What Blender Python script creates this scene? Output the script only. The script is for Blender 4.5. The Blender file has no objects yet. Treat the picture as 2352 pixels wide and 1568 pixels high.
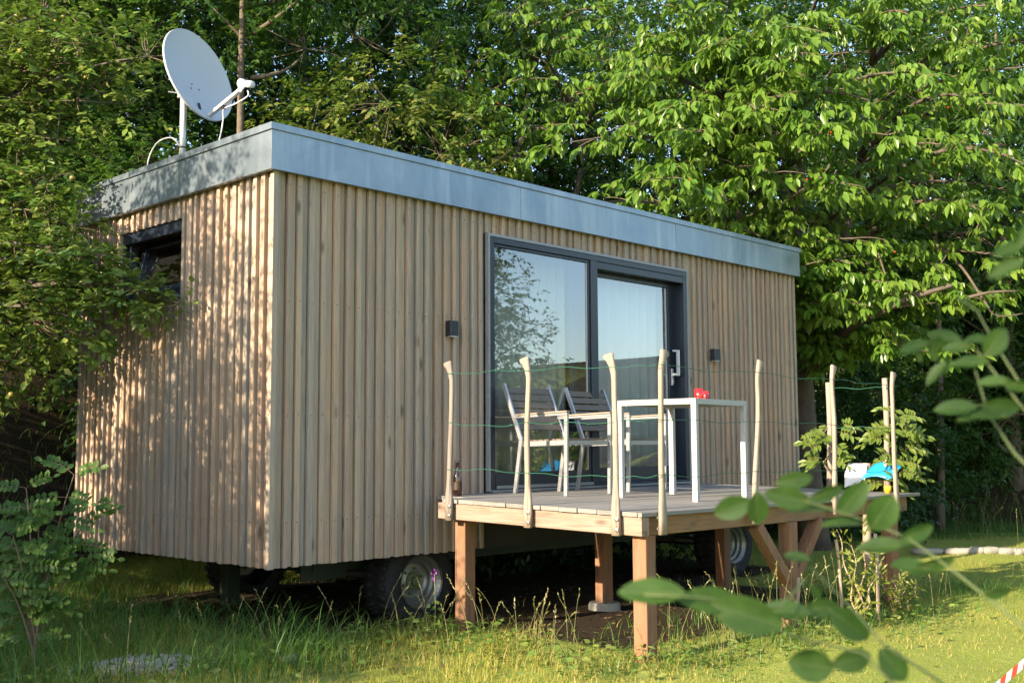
import bpy, math, random
import numpy as np
from mathutils import Vector, Matrix
PI = math.pi; R = math.radians
random.seed(7); RNG = np.random.default_rng(7)
SC = bpy.context.scene
COL = SC.collection

# ------------------------------------------------------------------ camera frame (metres; x along the long wall, y into the hill)
CAM = np.array([-4.282, -6.369, 0.807]); YAW, PITCH, ROLL = 0.805, 0.0923, -0.005
FPX, VW, VH = 2577.0, 2352.0, 1568.0
_cy, _sy, _cp, _sp = math.cos(YAW), math.sin(YAW), math.cos(PITCH), math.sin(PITCH)
FWD = np.array([_sy*_cp, _cy*_cp, _sp]); _r = np.array([_cy, -_sy, 0.]); _u = np.cross(_r, FWD)
RGT = math.cos(ROLL)*_r + math.sin(ROLL)*_u; UPV = -math.sin(ROLL)*_r + math.cos(ROLL)*_u
def at(px, py, dep):
    return CAM + (FWD + RGT*((px-VW/2)/FPX) - UPV*((py-VH/2)/FPX))*dep
def at_xy(px, dep):
    p = at(px, 1010, dep); return float(p[0]), float(p[1])
def project(P):
    d = np.asarray(P) - CAM; z = d @ FWD
    return VW/2 + FPX*(d @ RGT)/z, VH/2 - FPX*(d @ UPV)/z, z

# ------------------------------------------------------------------ terrain
def sstep(a, b, x):
    t = np.clip((x-a)/(b-a), 0, 1); return t*t*(3-2*t)
EDGE = np.array([[-60., 3.2], [-6, 3.3], [0, 3.35], [6.5, 3.7], [9.5, 3.0], [13.5, 0.2], [17, -5], [60, -60]])
def edge_dist(x, y):
    best = np.full(np.shape(x), 1e9); sgn = np.ones(np.shape(x))
    for (ax, ay), (bx, by) in zip(EDGE[:-1], EDGE[1:]):
        dx, dy = bx-ax, by-ay; L2 = dx*dx+dy*dy
        t = np.clip(((x-ax)*dx+(y-ay)*dy)/L2, 0, 1)
        qx, qy = ax+t*dx, ay+t*dy; d = np.hypot(x-qx, y-qy)
        s = np.where(dx*(y-ay)-dy*(x-ax) > 0, 1., -1.)
        sgn = np.where(d < best, s, sgn); best = np.minimum(d, best)
    return best*sgn
def ground_h(x, y):
    x = np.asarray(x, float); y = np.asarray(y, float)
    s = edge_dist(x, y)
    steep = 1-sstep(4, 9, x)
    bank = steep*1.75*sstep(-.1, 1.5, s) + (.3+.36*np.clip(steep+.35, 0, 1))*np.clip(s-.6, 0, 24)*sstep(0, 3, s)
    rough = .02*np.sin(x*2.3+1.1)*np.sin(y*1.9) + .012*np.sin(x*6.1)*np.cos(y*5.3)
    h = -.505 - .006*np.clip(x, -8, 20) + bank + rough*(1+2*sstep(0, 2, s))
    far = np.hypot(x-4, y)
    valley = -np.clip((-s-14)*.05, 0, 9)
    hill = 30*np.exp(-(((x-520)/260)**2+((y+420)/200)**2)) + 18*np.exp(-(((x-420)/160)**2+((y+640)/200)**2))
    return h + valley + hill*sstep(60, 260, far)

# ------------------------------------------------------------------ mesh helpers
class MB:
    def __init__(s): s.v = []; s.f = []; s.m = []
    def add(s, vs, fs, m=0):
        o = len(s.v); s.v.extend([tuple(map(float, p)) for p in vs]); s.f.extend([tuple(i+o for i in f) for f in fs]); s.m.extend([m]*len(fs)); return s
    def box(s, x0, x1, y0, y1, z0, z1, m=0, bev=0.):
        if bev <= 0:
            vs = [(x0,y0,z0),(x1,y0,z0),(x1,y1,z0),(x0,y1,z0),(x0,y0,z1),(x1,y0,z1),(x1,y1,z1),(x0,y1,z1)]
            return s.add(vs, [(0,3,2,1),(4,5,6,7),(0,1,5,4),(1,2,6,5),(2,3,7,6),(3,0,4,7)], m)
        # octagonal prism profile along the longest axis
        d = (x1-x0, y1-y0, z1-z0); ax = max(range(3), key=lambda i: d[i]); u, w = [(1,2),(2,0),(0,1)][ax]
        lo = (x0,y0,z0); hi = (x1,y1,z1); b = min(bev, d[u]*.45, d[w]*.45)
        prof = [(lo[u]+b,lo[w]),(hi[u]-b,lo[w]),(hi[u],lo[w]+b),(hi[u],hi[w]-b),(hi[u]-b,hi[w]),(lo[u]+b,hi[w]),(lo[u],hi[w]-b),(lo[u],lo[w]+b)]
        vs = []
        for e in (lo[ax], hi[ax]):
            for p, q in prof:
                c = [0,0,0]; c[ax] = e; c[u] = p; c[w] = q; vs.append(tuple(c))
        fs = [tuple(range(7,-1,-1)), tuple(range(8,16))]+[(i,(i+1)%8,8+(i+1)%8,8+i) for i in range(8)]
        return s.add(vs, fs, m)
    def bar(s, p, q, w, h, up=(0,0,1), m=0, bev=0.):
        p, q = Vector(p), Vector(q); d = (q-p); L = d.length; d.normalize(); up = Vector(up)
        sd = d.cross(up)
        if sd.length < 1e-5: sd = d.cross(Vector((1,0,0)))
        sd.normalize(); up = sd.cross(d).normalized()
        t = MB().box(0, L, -w/2, w/2, -h/2, h/2, m, bev)
        vs = [p+d*v[0]-sd*v[1]+up*v[2] for v in t.v]
        o = len(s.v); s.v.extend([tuple(v) for v in vs]); s.f.extend([tuple(i+o for i in f) for f in t.f]); s.m.extend(t.m); return s
    def tube(s, pts, rad, n=8, m=0, cap=True):
        pts = [Vector(p) for p in pts]; N = len(pts)
        if not hasattr(rad, '__len__'): rad = [rad]*N
        ref = Vector((.123, .37, .92)); vs = []; fs = []
        prev = None
        for i, p in enumerate(pts):
            d = (pts[min(i+1,N-1)]-pts[max(i-1,0)])
            if d.length < 1e-9: d = Vector((0,0,1))
            d.normalize()
            a = d.cross(ref) if prev is None else (prev - d*prev.dot(d))
            if a.length < 1e-5: a = d.orthogonal()
            a.normalize(); prev = a; b = d.cross(a)
            for k in range(n):
                t = 2*PI*k/n; vs.append(p+(a*math.cos(t)+b*math.sin(t))*rad[i])
        for i in range(N-1):
            for k in range(n): fs.append((i*n+k, i*n+(k+1)%n, (i+1)*n+(k+1)%n, (i+1)*n+k))
        if cap: fs += [tuple(range(n-1,-1,-1)), tuple((N-1)*n+k for k in range(n))]
        return s.add(vs, fs, m)
    def lathe(s, prof, n=24, M=None, m=0):
        vs = []; fs = []; N = len(prof)
        for (r, z) in prof:
            for k in range(n):
                t = 2*PI*k/n; v = Vector((r*math.cos(t), r*math.sin(t), z)); vs.append(M @ v if M else v)
        for i in range(N-1):
            for k in range(n): fs.append((i*n+k, i*n+(k+1)%n, (i+1)*n+(k+1)%n, (i+1)*n+k))
        return s.add(vs, fs, m)
    def build(s, name, mats, parent=None, smooth=False, rel=True):
        V = np.array(s.v, dtype=np.float64)
        q = parent
        while rel and q is not None: V = V - np.array(q.location); q = q.parent
        return mesh_np(name, V, s.f, mats, parent, smooth, s.m if len(set(s.m)) > 1 else None)
def smooth_pts(P, k=6):
    P = [np.array(p, float) for p in P]; out = []
    for i in range(len(P)-1):
        a, b, c, d = P[max(i-1, 0)], P[i], P[i+1], P[min(i+2, len(P)-1)]
        for t in np.arange(k)/k: out.append(.5*(2*b+(c-a)*t+(2*a-5*b+4*c-d)*t*t+(3*b-a-3*c+d)*t**3))
    return out+[P[-1]]
def link(o, parent=None):
    COL.objects.link(o)
    if parent is not None: o.parent = parent
    return o
def mesh_np(name, V, F, mats, parent=None, smooth=False, midx=None):
    me = bpy.data.meshes.new(name)
    if isinstance(F, np.ndarray):
        nf, k = F.shape
        me.vertices.add(len(V)); me.vertices.foreach_set('co', np.ascontiguousarray(V, dtype=np.float32).ravel())
        me.loops.add(nf*k); me.loops.foreach_set('vertex_index', F.astype(np.int32).ravel())
        me.polygons.add(nf); me.polygons.foreach_set('loop_start', (np.arange(nf)*k).astype(np.int32))
        me.update(calc_edges=True); me.validate()
    else:
        me.from_pydata([tuple(v) for v in V], [], F); me.update()
    for mt in (mats if isinstance(mats, (list, tuple)) else [mats]): me.materials.append(mt)
    if midx is not None: me.polygons.foreach_set('material_index', np.array(midx, dtype=np.int32))
    if smooth: me.polygons.foreach_set('use_smooth', np.ones(len(me.polygons), dtype=bool))
    return link(bpy.data.objects.new(name, me), parent)
def tag(o, label=None, cat=None, group=None, kind=None):
    if label: o['label'] = label
    if cat: o['category'] = cat
    if group: o['group'] = group
    if kind: o['kind'] = kind
    return o
def empty(name, loc, label, cat, group=None, rz=0):
    o = bpy.data.objects.new(name, None); COL.objects.link(o); o.location = loc; o.rotation_euler = (0, 0, rz)
    o.empty_display_size = .1
    return tag(o, label, cat, group)
def dup(root, loc, rz=0, scale=1, label=None, group=None):
    r = root.copy(); COL.objects.link(r); r.location = loc; r.rotation_euler = (0, 0, rz); r.scale = (scale,)*3
    if label: r['label'] = label
    if group: r['group'] = group
    for ch in list(root.children):
        c = ch.copy(); COL.objects.link(c); c.parent = r
        for g in ch.children:
            d = g.copy(); COL.objects.link(d); d.parent = c
    return r

# ------------------------------------------------------------------ materials
def nt(name):
    m = bpy.data.materials.new(name); m.use_nodes = True; t = m.node_tree; t.nodes.clear(); return m, t
class NB:
    def __init__(s, t): s.t = t
    def n(s, typ, **kw):
        nd = s.t.nodes.new(typ)
        for k, v in kw.items():
            if k in ('inp',):
                for a, b in v.items():
                    if hasattr(b, 'node'): s.t.links.new(b, nd.inputs[a])
                    else: nd.inputs[a].default_value = b
            else: setattr(nd, k, v)
        return nd
    def math(s, op, a, b=0., c=None):
        i = {0: a, 1: b}
        if c is not None: i[2] = c
        return s.n('ShaderNodeMath', operation=op, inp=i).outputs[0]
    def mix(s, fac, a, b, blend='MIX'):
        nd = s.n('ShaderNodeMix', data_type='RGBA', blend_type=blend, inp={0: fac})
        for k, v in ((6, a), (7, b)):
            if hasattr(v, 'node'): s.t.links.new(v, nd.inputs[k])
            else: nd.inputs[k].default_value = (*v, 1) if len(v) == 3 else v
        return nd.outputs[2]
    def ramp(s, fac, stops, interp='LINEAR'):
        nd = s.n('ShaderNodeValToRGB', inp={0: fac}); cr = nd.color_ramp; cr.interpolation = interp
        while len(cr.elements) < len(stops): cr.elements.new(.5)
        for e, (p, c) in zip(cr.elements, stops):
            e.position = p; e.color = (*c, 1) if not isinstance(c, (int, float)) else (c, c, c, 1)
        return nd.outputs[0]
    def coords(s, scale=(1,1,1), off=None):
        g = s.n('ShaderNodeTexCoord').outputs['Object']
        if off is not None: g = s.n('ShaderNodeVectorMath', operation='ADD', inp={0: g, 1: off}).outputs[0]
        return s.n('ShaderNodeMapping', inp={0: g, 3: scale}).outputs[0]
    def noise(s, vec, scale, detail=4, rough=.55, dist=0.):
        return s.n('ShaderNodeTexNoise', inp={'Vector': vec, 'Scale': scale, 'Detail': detail, 'Roughness': rough, 'Distortion': dist}).outputs[0]
    def island(s): return s.n('ShaderNodeNewGeometry').outputs['Random Per Island']
    def out(s, sh): s.n('ShaderNodeOutputMaterial', inp={0: sh})
    def bump(s, h, strength=.3, dist=.01):
        return s.n('ShaderNodeBump', inp={'Height': h, 'Strength': strength, 'Distance': dist}).outputs[0]
def princ(name, color, rough=.5, metal=0., noise=None, bump=None, spec=None, coat=0., trans=None):
    """noise=(scale, amount) brightness variation; bump=(scale,strength)"""
    m, t = nt(name); b = NB(t); c = color
    vec = b.coords()
    if noise:
        nz = b.noise(vec, noise[0], 5, .6)
        c = b.mix(nz, tuple(x*(1-noise[1]) for x in color), tuple(min(1, x*(1+noise[1])) for x in color))
    p = b.n('ShaderNodeBsdfPrincipled', inp={'Roughness': rough, 'Metallic': metal})
    if hasattr(c, 'node'): t.links.new(c, p.inputs['Base Color'])
    else: p.inputs['Base Color'].default_value = (*c, 1)
    if spec is not None: p.inputs['Specular IOR Level'].default_value = spec
    if coat: p.inputs['Coat Weight'].default_value = coat
    if trans: p.inputs['Transmission Weight'].default_value = trans
    if bump: t.links.new(b.bump(b.noise(vec, bump[0], 5), bump[1]), p.inputs['Normal'])
    b.out(p.outputs[0]); return m
def wood(name, tones, grey=(.30,.30,.29), greyamt=.5, axis=2, knots=True, rough=.75, grainamt=.35, cracks=0.):
    m, t = nt(name); b = NB(t); isl = b.island()
    off = b.n('ShaderNodeCombineXYZ', inp={0: b.math('MULTIPLY', isl, 37.), 1: b.math('MULTIPLY', isl, 91.), 2: b.math('MULTIPLY', isl, 53.)}).outputs[0]
    sc = [1., 1., 1.]; sc[axis] = .045
    g = b.noise(b.coords(tuple(sc), off), 95., 5, .62, .4)
    sc2 = [1., 1., 1.]; sc2[axis] = .12
    wv = b.noise(b.coords(tuple(sc2), off), 22., 3, .5)
    n = len(tones); base = b.ramp(isl, [(i/n, c) for i, c in enumerate(tones)], 'CONSTANT')
    sc3 = [1., 1., 1.]; sc3[axis] = .22
    patch = b.ramp(b.noise(b.coords(tuple(sc3), off), 7., 4, .6), [(.42, 0.), (.66, 1.)])
    col = b.mix(b.math('MULTIPLY', patch, greyamt), base, grey)
    col = b.mix(b.ramp(g, [(.3, grainamt), (.62, 0.)]), col, (.12, .085, .06))
    col = b.mix(b.math('MULTIPLY', b.ramp(wv, [(.45, 0.), (.7, 1.)]), .25), col, tuple(min(1, x*1.25) for x in tones[0]))
    if knots:
        sk = [1., 1., 1.]; sk[axis] = .38
        vo = b.n('ShaderNodeTexVoronoi', inp={'Vector': b.coords(tuple(sk), off), 'Scale': 7.5, 'Randomness': 1.})
        k = b.ramp(vo.outputs['Distance'], [(.06, .8), (.20, 0.)])
        k = b.math('MULTIPLY', k, b.math('GREATER_THAN', b.n('ShaderNodeSeparateColor', inp={0: vo.outputs['Color']}).outputs[0], .45))
        col = b.mix(k, col, (.10, .07, .05))
    if cracks:
        cr = b.ramp(b.noise(b.coords(tuple(sc), off), 40., 3, .5, .2), [(.30, 1.), (.36, 0.)])
        col = b.mix(b.math('MULTIPLY', cr, cracks), col, (.03, .022, .016))
    p = b.n('ShaderNodeBsdfPrincipled', inp={'Base Color': col, 'Roughness': rough, 'Specular IOR Level': .3, 'Normal': b.bump(g, .35, .004)})
    b.out(p.outputs[0]); return m
def leafmat(name, tones, trans=.35, rough=.42, spec=.45, transcol=None, spots=None):
    m, t = nt(name); b = NB(t); isl = b.island(); n = len(tones)
    col = b.ramp(isl, [(i/max(1, n-1)*.99, c) for i, c in enumerate(tones)])
    nz = b.noise(b.coords(), 1.3, 3)
    col = b.mix(b.ramp(nz, [(.35, .0), (.7, .45)]), col, tuple(x*1.25 for x in tones[-1]))
    if spots:
        sn = b.noise(b.coords(), spots, 5, .65); col = b.mix(b.ramp(sn, [(.35, 0.), (.6, .7)]), col, tuple(x*.6 for x in tones[0])); col = b.mix(b.ramp(b.noise(b.coords(), spots*2.3, 3), [(.66, 0.), (.74, .8)]), col, (.17, .16, .04))
    p = b.n('ShaderNodeBsdfPrincipled', inp={'Base Color': col, 'Roughness': rough, 'Specular IOR Level': spec})
    tc = b.mix(.6, col, transcol or (.13, .25, .02))
    tr = b.n('ShaderNodeBsdfTranslucent', inp={'Color': tc})
    mx = b.n('ShaderNodeMixShader', inp={0: trans, 1: p.outputs[0], 2: tr.outputs[0]})
    b.out(mx.outputs[0]); return m

M = {}
M['clad'] = wood('cladding larch', [(0.448,0.313,0.206),(0.367,0.262,0.184),(0.468,0.335,0.225),(0.387,0.307,0.235),(0.421,0.319,0.235),(0.394,0.262,0.177),(0.353,0.294,0.235),(0.455,0.322,0.219),(0.414,0.287,0.196),(0.377,0.281,0.206),(0.442,0.342,0.254)], grey=(.27,.265,.24), greyamt=.5)
M['clad_h'] = wood('window reveal wood', [(.40,.30,.20),(.36,.28,.2)], axis=1)
M['deckbd'] = wood('weathered deck boards', [(0.197,0.192,0.175),(0.235,0.227,0.205),(0.169,0.167,0.155),(0.216,0.212,0.205)], grey=(.24,.24,.235), greyamt=.5, axis=0, knots=False, cracks=.5)
M['beamx'] = wood('larch beam along wall', [(.24,.115,.045),(.27,.14,.06)], grey=(.20,.16,.12), greyamt=.35, axis=0, grainamt=.75, cracks=.6)
M['beamy'] = wood('larch beam outward', [(0.276,0.176,0.128),(0.304,0.198,0.148)], grey=(.26,.225,.19), greyamt=.7, axis=1, grainamt=.7, cracks=.6)
M['post'] = wood('larch post', [(.28,.135,.065),(.25,.115,.055),(.31,.175,.095)], grey=(.23,.17,.12), greyamt=.4, axis=2, grainamt=.8, cracks=.8)
M['handle'] = wood('ash handle', [(0.350,0.272,0.209),(0.320,0.247,0.189),(0.380,0.301,0.235)], grey=(.27,.235,.20), greyamt=.85, axis=2, knots=True, grainamt=.5, cracks=.6)
M['handle_shaded'] = wood('shaded ash handle', [(.19,.165,.14),(.22,.19,.16)], grey=(.16,.155,.15), greyamt=.6, axis=2, knots=True, grainamt=.5, cracks=.5)  # grey copy of the ash, shade near the wall put into its colour
M['stick'] = wood('peeled stick', [(.42,.30,.19),(.38,.25,.15)], axis=2, knots=False)
M['bark'] = princ('grey brown bark', (.11,.085,.06), .9, noise=(9, .7), bump=(22, .9))
M['barkc'] = princ('cherry bark', (.085,.064,.048), .85, noise=(7, .75), bump=(16, 1.))
M['barka'] = princ('apple bark', (.10,.085,.065), .9, noise=(12, .6), bump=(25, .9))
M['twig'] = princ('twig bark', (.13,.095,.06), .85, noise=(10, .4))
M['alu'] = princ('brushed pale aluminium', (.40,.405,.415), .36, .6, noise=(30, .06))
M['tablemetal'] = princ('powder coated pale metal', (.41,.41,.395), .45, .1, noise=(20, .05))
M['slat'] = princ('dark brown plastic slat', (.115,.092,.066), .5, noise=(25, .2))
M['armwood'] = princ('beige armrest plastic', (.25,.20,.145), .6, noise=(30, .15))
M['anth'] = princ('anthracite frame', (.012,.018,.030), .35, 0., noise=(3, .12), spec=.5)
M['seal'] = princ('black rubber seal', (.012,.012,.013), .6)
M['silver'] = princ('satin silver', (.50,.51,.53), .35, .8)
M['trim'] = princ('zinc trim', (.26,.27,.28), .5, .4, noise=(20, .2))
M['lampm'] = princ('anthracite lamp paint', (.016,.018,.024), .45, .1, noise=(30, .1))
M['tyre'] = princ('worn tyre rubber', (.011,.0105,.010), .8, noise=(14, .5), bump=(40, .5))
M['rim'] = princ('dusty silver rim', (.27,.265,.235), .38, .7, noise=(9, .18))
M['hubg'] = princ('olive hub paint', (.10,.12,.05), .6, noise=(14, .3))
M['chass'] = princ('dark green chassis paint', (.018,.03,.018), .6, noise=(8, .35))
M['steel'] = princ('dark steel', (.07,.07,.07), .55, .6, noise=(8, .3))
M['conc'] = princ('concrete', (.32,.31,.28), .9, noise=(14, .3), bump=(40, .5))
M['stone'] = princ('pale field stone', (.27,.25,.21), .9, noise=(6, .35), bump=(18, .7))
M['dish'] = princ('light grey dish paint', (.42,.44,.46), .42, noise=(2, .03))
M['white'] = princ('white plastic', (.60,.60,.59), .4)
M['mast'] = princ('galvanised mast', (.5,.51,.52), .38, .5, noise=(15, .1))
M['cable'] = princ('white cable', (.55,.52,.49), .5)
M['wire'] = princ('green coated wire', (.016,.10,.058), .5)
M['red'] = princ('red candle glass', (.62,.012,.012), .12, spec=.7, coat=.5)
M['wax'] = princ('wax', (.75,.68,.55), .5)
M['bottle'] = princ('brown bottle glass', (.018,.006,.002), .06, spec=.8, coat=.6)
M['towel'] = princ('white terry cloth', (.66,.66,.68), .95, noise=(60, .05))
M['blue'] = princ('blue plastic sheet', (.015,.27,.62), .4)
M['yellow'] = princ('yellow jar paint', (.70,.38,.02), .4)
M['curtain'] = princ('beige curtain', (.44,.41,.36), .9, noise=(12, .08))
M['curtain2'] = princ('pale sheer curtain', (.50,.50,.53), .9, noise=(10, .05))
M['blind'] = princ('slate blue curtain', (.06,.085,.16), .8)
M['ply'] = princ('interior plywood', (.34,.23,.13), .55, noise=(5, .2))
M['black'] = princ('dark interior lining', (.03,.028,.025), .7)
M['apple'] = princ('young apple', (.20,.16,.035), .4, noise=(14, .5))
M['cherry'] = princ('ripe cherry', (.42,.025,.012), .18, spec=.6)
M['flower'] = princ('purple vetch petal', (.33,.04,.42), .6)
M['gravel'] = princ('pale gravel', (.44,.385,.29), .9, noise=(40, .5))
M['bolt'] = princ('steel bolt', (.55,.55,.55), .35, .9)
M['tapew'] = princ('white tape', (.75,.73,.70), .45); M['taper'] = princ('red tape', (.62,.07,.03), .45)

M['leaf'] = leafmat('hillside leaf', [(0.016,0.049,0.009),(0.025,0.070,0.012),(0.034,0.089,0.015),(0.050,0.107,0.020)])
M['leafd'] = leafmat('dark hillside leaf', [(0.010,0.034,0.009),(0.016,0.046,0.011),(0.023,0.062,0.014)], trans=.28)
M['leafy'] = leafmat('yellowish shrub leaf', [(.065,.135,.022),(.09,.165,.026),(.13,.185,.032),(.19,.17,.04)])
M['leafc'] = leafmat('cherry leaf', [(.065,.155,.018),(.09,.195,.025),(.12,.23,.03),(.175,.26,.038)], trans=.45, rough=.34, spec=.5)
M['leafa'] = leafmat('apple leaf', [(.07,.15,.022),(.10,.19,.03),(.14,.215,.04),(.22,.25,.06)], trans=.34)
M['leafr'] = leafmat('robinia leaf', [(.07,.15,.028),(.085,.17,.034),(.11,.185,.04)], trans=.42, rough=.45, spec=.35, spots=42.)
M['leafw'] = leafmat('wisteria leaf', [(.09,.15,.022),(.12,.18,.028),(.16,.20,.034)], trans=.4)
M['leafk'] = leafmat('corkscrew willow leaf', [(.17,.20,.03),(.22,.23,.04),(.13,.17,.026)], trans=.35)
M['greenstem'] = princ('green stem', (.15,.19,.06), .6)
M['grass'] = leafmat('grass blade', [(0.209,0.250,0.028),(0.297,0.310,0.040),(0.396,0.350,0.070),(0.264,0.290,0.036),(0.484,0.370,0.150)], trans=.42, rough=.5, spec=.3, transcol=(.38,.38,.05))
M['grassg'] = leafmat('lush grass blade', [(.042,.115,.017),(.06,.15,.022),(.085,.17,.028),(.07,.14,.024)], trans=.38, rough=.45, spec=.35)
M['straw'] = leafmat('dry stalk', [(.26,.21,.10),(.20,.18,.07),(.16,.18,.05)], trans=.2)
M['litter'] = princ('dead leaf', (.12,.075,.035), .9, noise=(20, .5))

def m_zinc():
    m, t = nt('weathered zinc sheet'); b = NB(t)
    n1 = b.noise(b.coords((1,1,.5)), 1.3, 5, .65, .8); n2 = b.noise(b.coords((1,1,1)), 38., 3, .7); n3 = b.noise(b.coords((1,1,.08)), 9., 4)
    col = b.mix(b.ramp(n1, [(.35, 0.), (.65, 1.)]), (.115,.16,.205), (.28,.33,.375))  # both tones tinted blue to stand in for mirrored sky
    col = b.mix(b.math('MULTIPLY', b.ramp(n3, [(.5, 0.), (.75, 1.)]), .6), col, (.40,.44,.46))
    col = b.mix(b.math('MULTIPLY', n2, .35), col, (.22,.26,.28))
    rg = b.ramp(n1, [(.3, .24), (.7, .44)])
    p = b.n('ShaderNodeBsdfPrincipled', inp={'Base Color': col, 'Roughness': rg, 'Metallic': .58, 'Normal': b.bump(n1, .22, .03)})
    b.out(p.outputs[0]); return m
M['zinc'] = m_zinc()
def m_glass():
    m, t = nt('double glazing'); b = NB(t)
    fr = b.n('ShaderNodeFresnel', inp={'IOR': 1.95}).outputs[0]
    fr = b.math('MINIMUM', b.math('MULTIPLY', fr, 1.6), 1.)
    fr = b.math('MULTIPLY', fr, b.math('SUBTRACT', 1., b.n('ShaderNodeNewGeometry').outputs['Backfacing']))
    gl = b.n('ShaderNodeBsdfGlossy', inp={'Color': (.93,.96,1,1), 'Roughness': .0})
    tr = b.n('ShaderNodeBsdfTransparent', inp={'Color': (.88,.91,.90,1)})
    b.out(b.n('ShaderNodeMixShader', inp={0: fr, 1: tr.outputs[0], 2: gl.outputs[0]}).outputs[0]); return m
M['glass'] = m_glass()
def m_ground():
    m, t = nt('meadow soil'); b = NB(t)
    v = b.coords(); n1 = b.noise(v, 1.1, 5, .6); n2 = b.noise(v, 14., 5, .65); n3 = b.noise(v, 60., 3, .6)
    at_ = b.n('ShaderNodeAttribute', attribute_name='soil').outputs['Fac']
    fo = b.n('ShaderNodeAttribute', attribute_name='hazed_forest').outputs['Fac']
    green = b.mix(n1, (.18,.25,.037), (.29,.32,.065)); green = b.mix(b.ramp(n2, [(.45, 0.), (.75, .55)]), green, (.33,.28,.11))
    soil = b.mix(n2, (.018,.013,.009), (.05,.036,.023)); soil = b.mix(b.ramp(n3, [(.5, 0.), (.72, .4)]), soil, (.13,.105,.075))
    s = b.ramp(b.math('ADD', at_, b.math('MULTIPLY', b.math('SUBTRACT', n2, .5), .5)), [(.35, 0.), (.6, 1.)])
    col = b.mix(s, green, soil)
    col = b.mix(fo, col, b.mix(b.noise(v, .05, 6, .7), (.085,.13,.15), (.12,.165,.165)))  # bluish haze of distance painted into the colour of the far hill
    p = b.n('ShaderNodeBsdfPrincipled', inp={'Base Color': col, 'Roughness': .95, 'Specular IOR Level': .1, 'Normal': b.bump(b.math('ADD', n2, n3), .6, .03)})
    b.out(p.outputs[0]); return m
M['ground'] = m_ground()

# ------------------------------------------------------------------ ground sheet
def axis_pts(lo, hi, step, far):
    c = list(np.arange(lo, hi+1e-6, step)); d = step; x = hi; up = []
    while x < far: d *= 1.22; x += d; up.append(x)
    d = step; x = lo; dn = []
    while x > -far: d *= 1.22; x -= d; dn.append(x)
    return np.array(dn[::-1]+c+up)
xs = axis_pts(-6, 15, .2, 1600); ys = axis_pts(-7, 9, .2, 1600)
GX, GY = np.meshgrid(xs, ys); GZ = ground_h(GX, GY)
nx, ny = len(xs), len(ys); idx = np.arange(nx*ny).reshape(ny, nx)
Fg = np.stack([idx[:-1,:-1], idx[:-1,1:], idx[1:,1:], idx[1:,:-1]], -1).reshape(-1, 4)
gr = mesh_np('ground', np.stack([GX, GY, GZ], -1).reshape(-1, 3), Fg, M['ground'], smooth=True)
tag(gr, kind='structure')
GRV = at_xy(315, 6.85)
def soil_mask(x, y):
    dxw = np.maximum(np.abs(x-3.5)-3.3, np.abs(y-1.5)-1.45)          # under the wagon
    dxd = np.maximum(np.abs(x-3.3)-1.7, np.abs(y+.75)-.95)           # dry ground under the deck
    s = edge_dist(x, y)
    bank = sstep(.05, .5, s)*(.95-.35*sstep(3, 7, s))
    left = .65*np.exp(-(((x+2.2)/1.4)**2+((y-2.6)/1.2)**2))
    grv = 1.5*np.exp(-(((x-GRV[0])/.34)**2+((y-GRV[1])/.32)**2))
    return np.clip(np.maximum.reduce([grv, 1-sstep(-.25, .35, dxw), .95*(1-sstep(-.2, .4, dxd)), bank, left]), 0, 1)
for nm, val in (('soil', soil_mask(GX, GY)), ('hazed_forest', sstep(180, 300, np.hypot(GX, GY)))):
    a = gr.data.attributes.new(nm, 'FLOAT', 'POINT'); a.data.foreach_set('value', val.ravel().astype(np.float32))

# ------------------------------------------------------------------ leaves (vectorised)
def nrm(a): return a/np.maximum(np.linalg.norm(a, axis=-1, keepdims=True), 1e-9)
T_LEAF = (np.array([[0,0,0],[.42,0,-.05],[1,0,-.16],[.40,.5,.03],[.40,-.5,.03],[.74,.33,-.05],[.74,-.33,-.05]]),
          np.array([[0,1,3],[0,4,1],[1,5,3],[1,4,6],[1,2,5],[1,6,2]]))
T_SIMPLE = (np.array([[0,0,0],[.45,.5,.05],[.45,-.5,.05],[1,0,-.1]]), np.array([[0,2,1],[1,2,3]]))
T_MID = (np.array([[0,0,0],[.45,.5,.06],[.45,-.5,.06],[.55,0,-.06],[1,0,-.16]]), np.array([[0,3,1],[0,2,3],[3,4,1],[2,4,3]]))
def T_grid(nl=9, nw=4, fold=.12, droop=.12, tipw=.0):
    vs = []; fs = []
    for i in range(nl+1):
        t = i/nl; w = max(.02, math.sin(PI*min(1, t*.97+.02))**.62)*.5
        for j in range(nw+1):
            u = -1+2*j/nw; vs.append((t, u*w, fold*abs(u)*w*1.2-droop*t*t))
    for i in range(nl):
        for j in range(nw):
            a = i*(nw+1)+j; fs.append((a, a+nw+1, a+nw+2)); fs.append((a, a+nw+2, a+1))
    return np.array(vs), np.array(fs)
def leaves(T, O, X, N, L, W):
    """vertices and triangles of leaves at O, along X, facing N"""
    tv, tf = T; X = nrm(X); Y = nrm(np.cross(N, X)); N = np.cross(X, Y); n = len(O)
    L = np.broadcast_to(np.asarray(L, float), (n,))[:, None, None]; W = np.broadcast_to(np.asarray(W, float), (n,))[:, None, None]
    V = O[:, None, :] + X[:, None, :]*tv[None, :, 0:1]*L + Y[:, None, :]*tv[None, :, 1:2]*W + N[:, None, :]*tv[None, :, 2:3]*L
    F = (tf[None] + (np.arange(n)*len(tv))[:, None, None]).reshape(-1, 3)
    return V.reshape(-1, 3), F
def join(parts):
    Vs, Fs, o = [], [], 0
    for V, F in parts: Vs.append(V); Fs.append(F+o); o += len(V)
    return np.concatenate(Vs), np.concatenate(Fs)
def rvec(rng, n): return nrm(rng.normal(size=(n, 3)))
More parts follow.
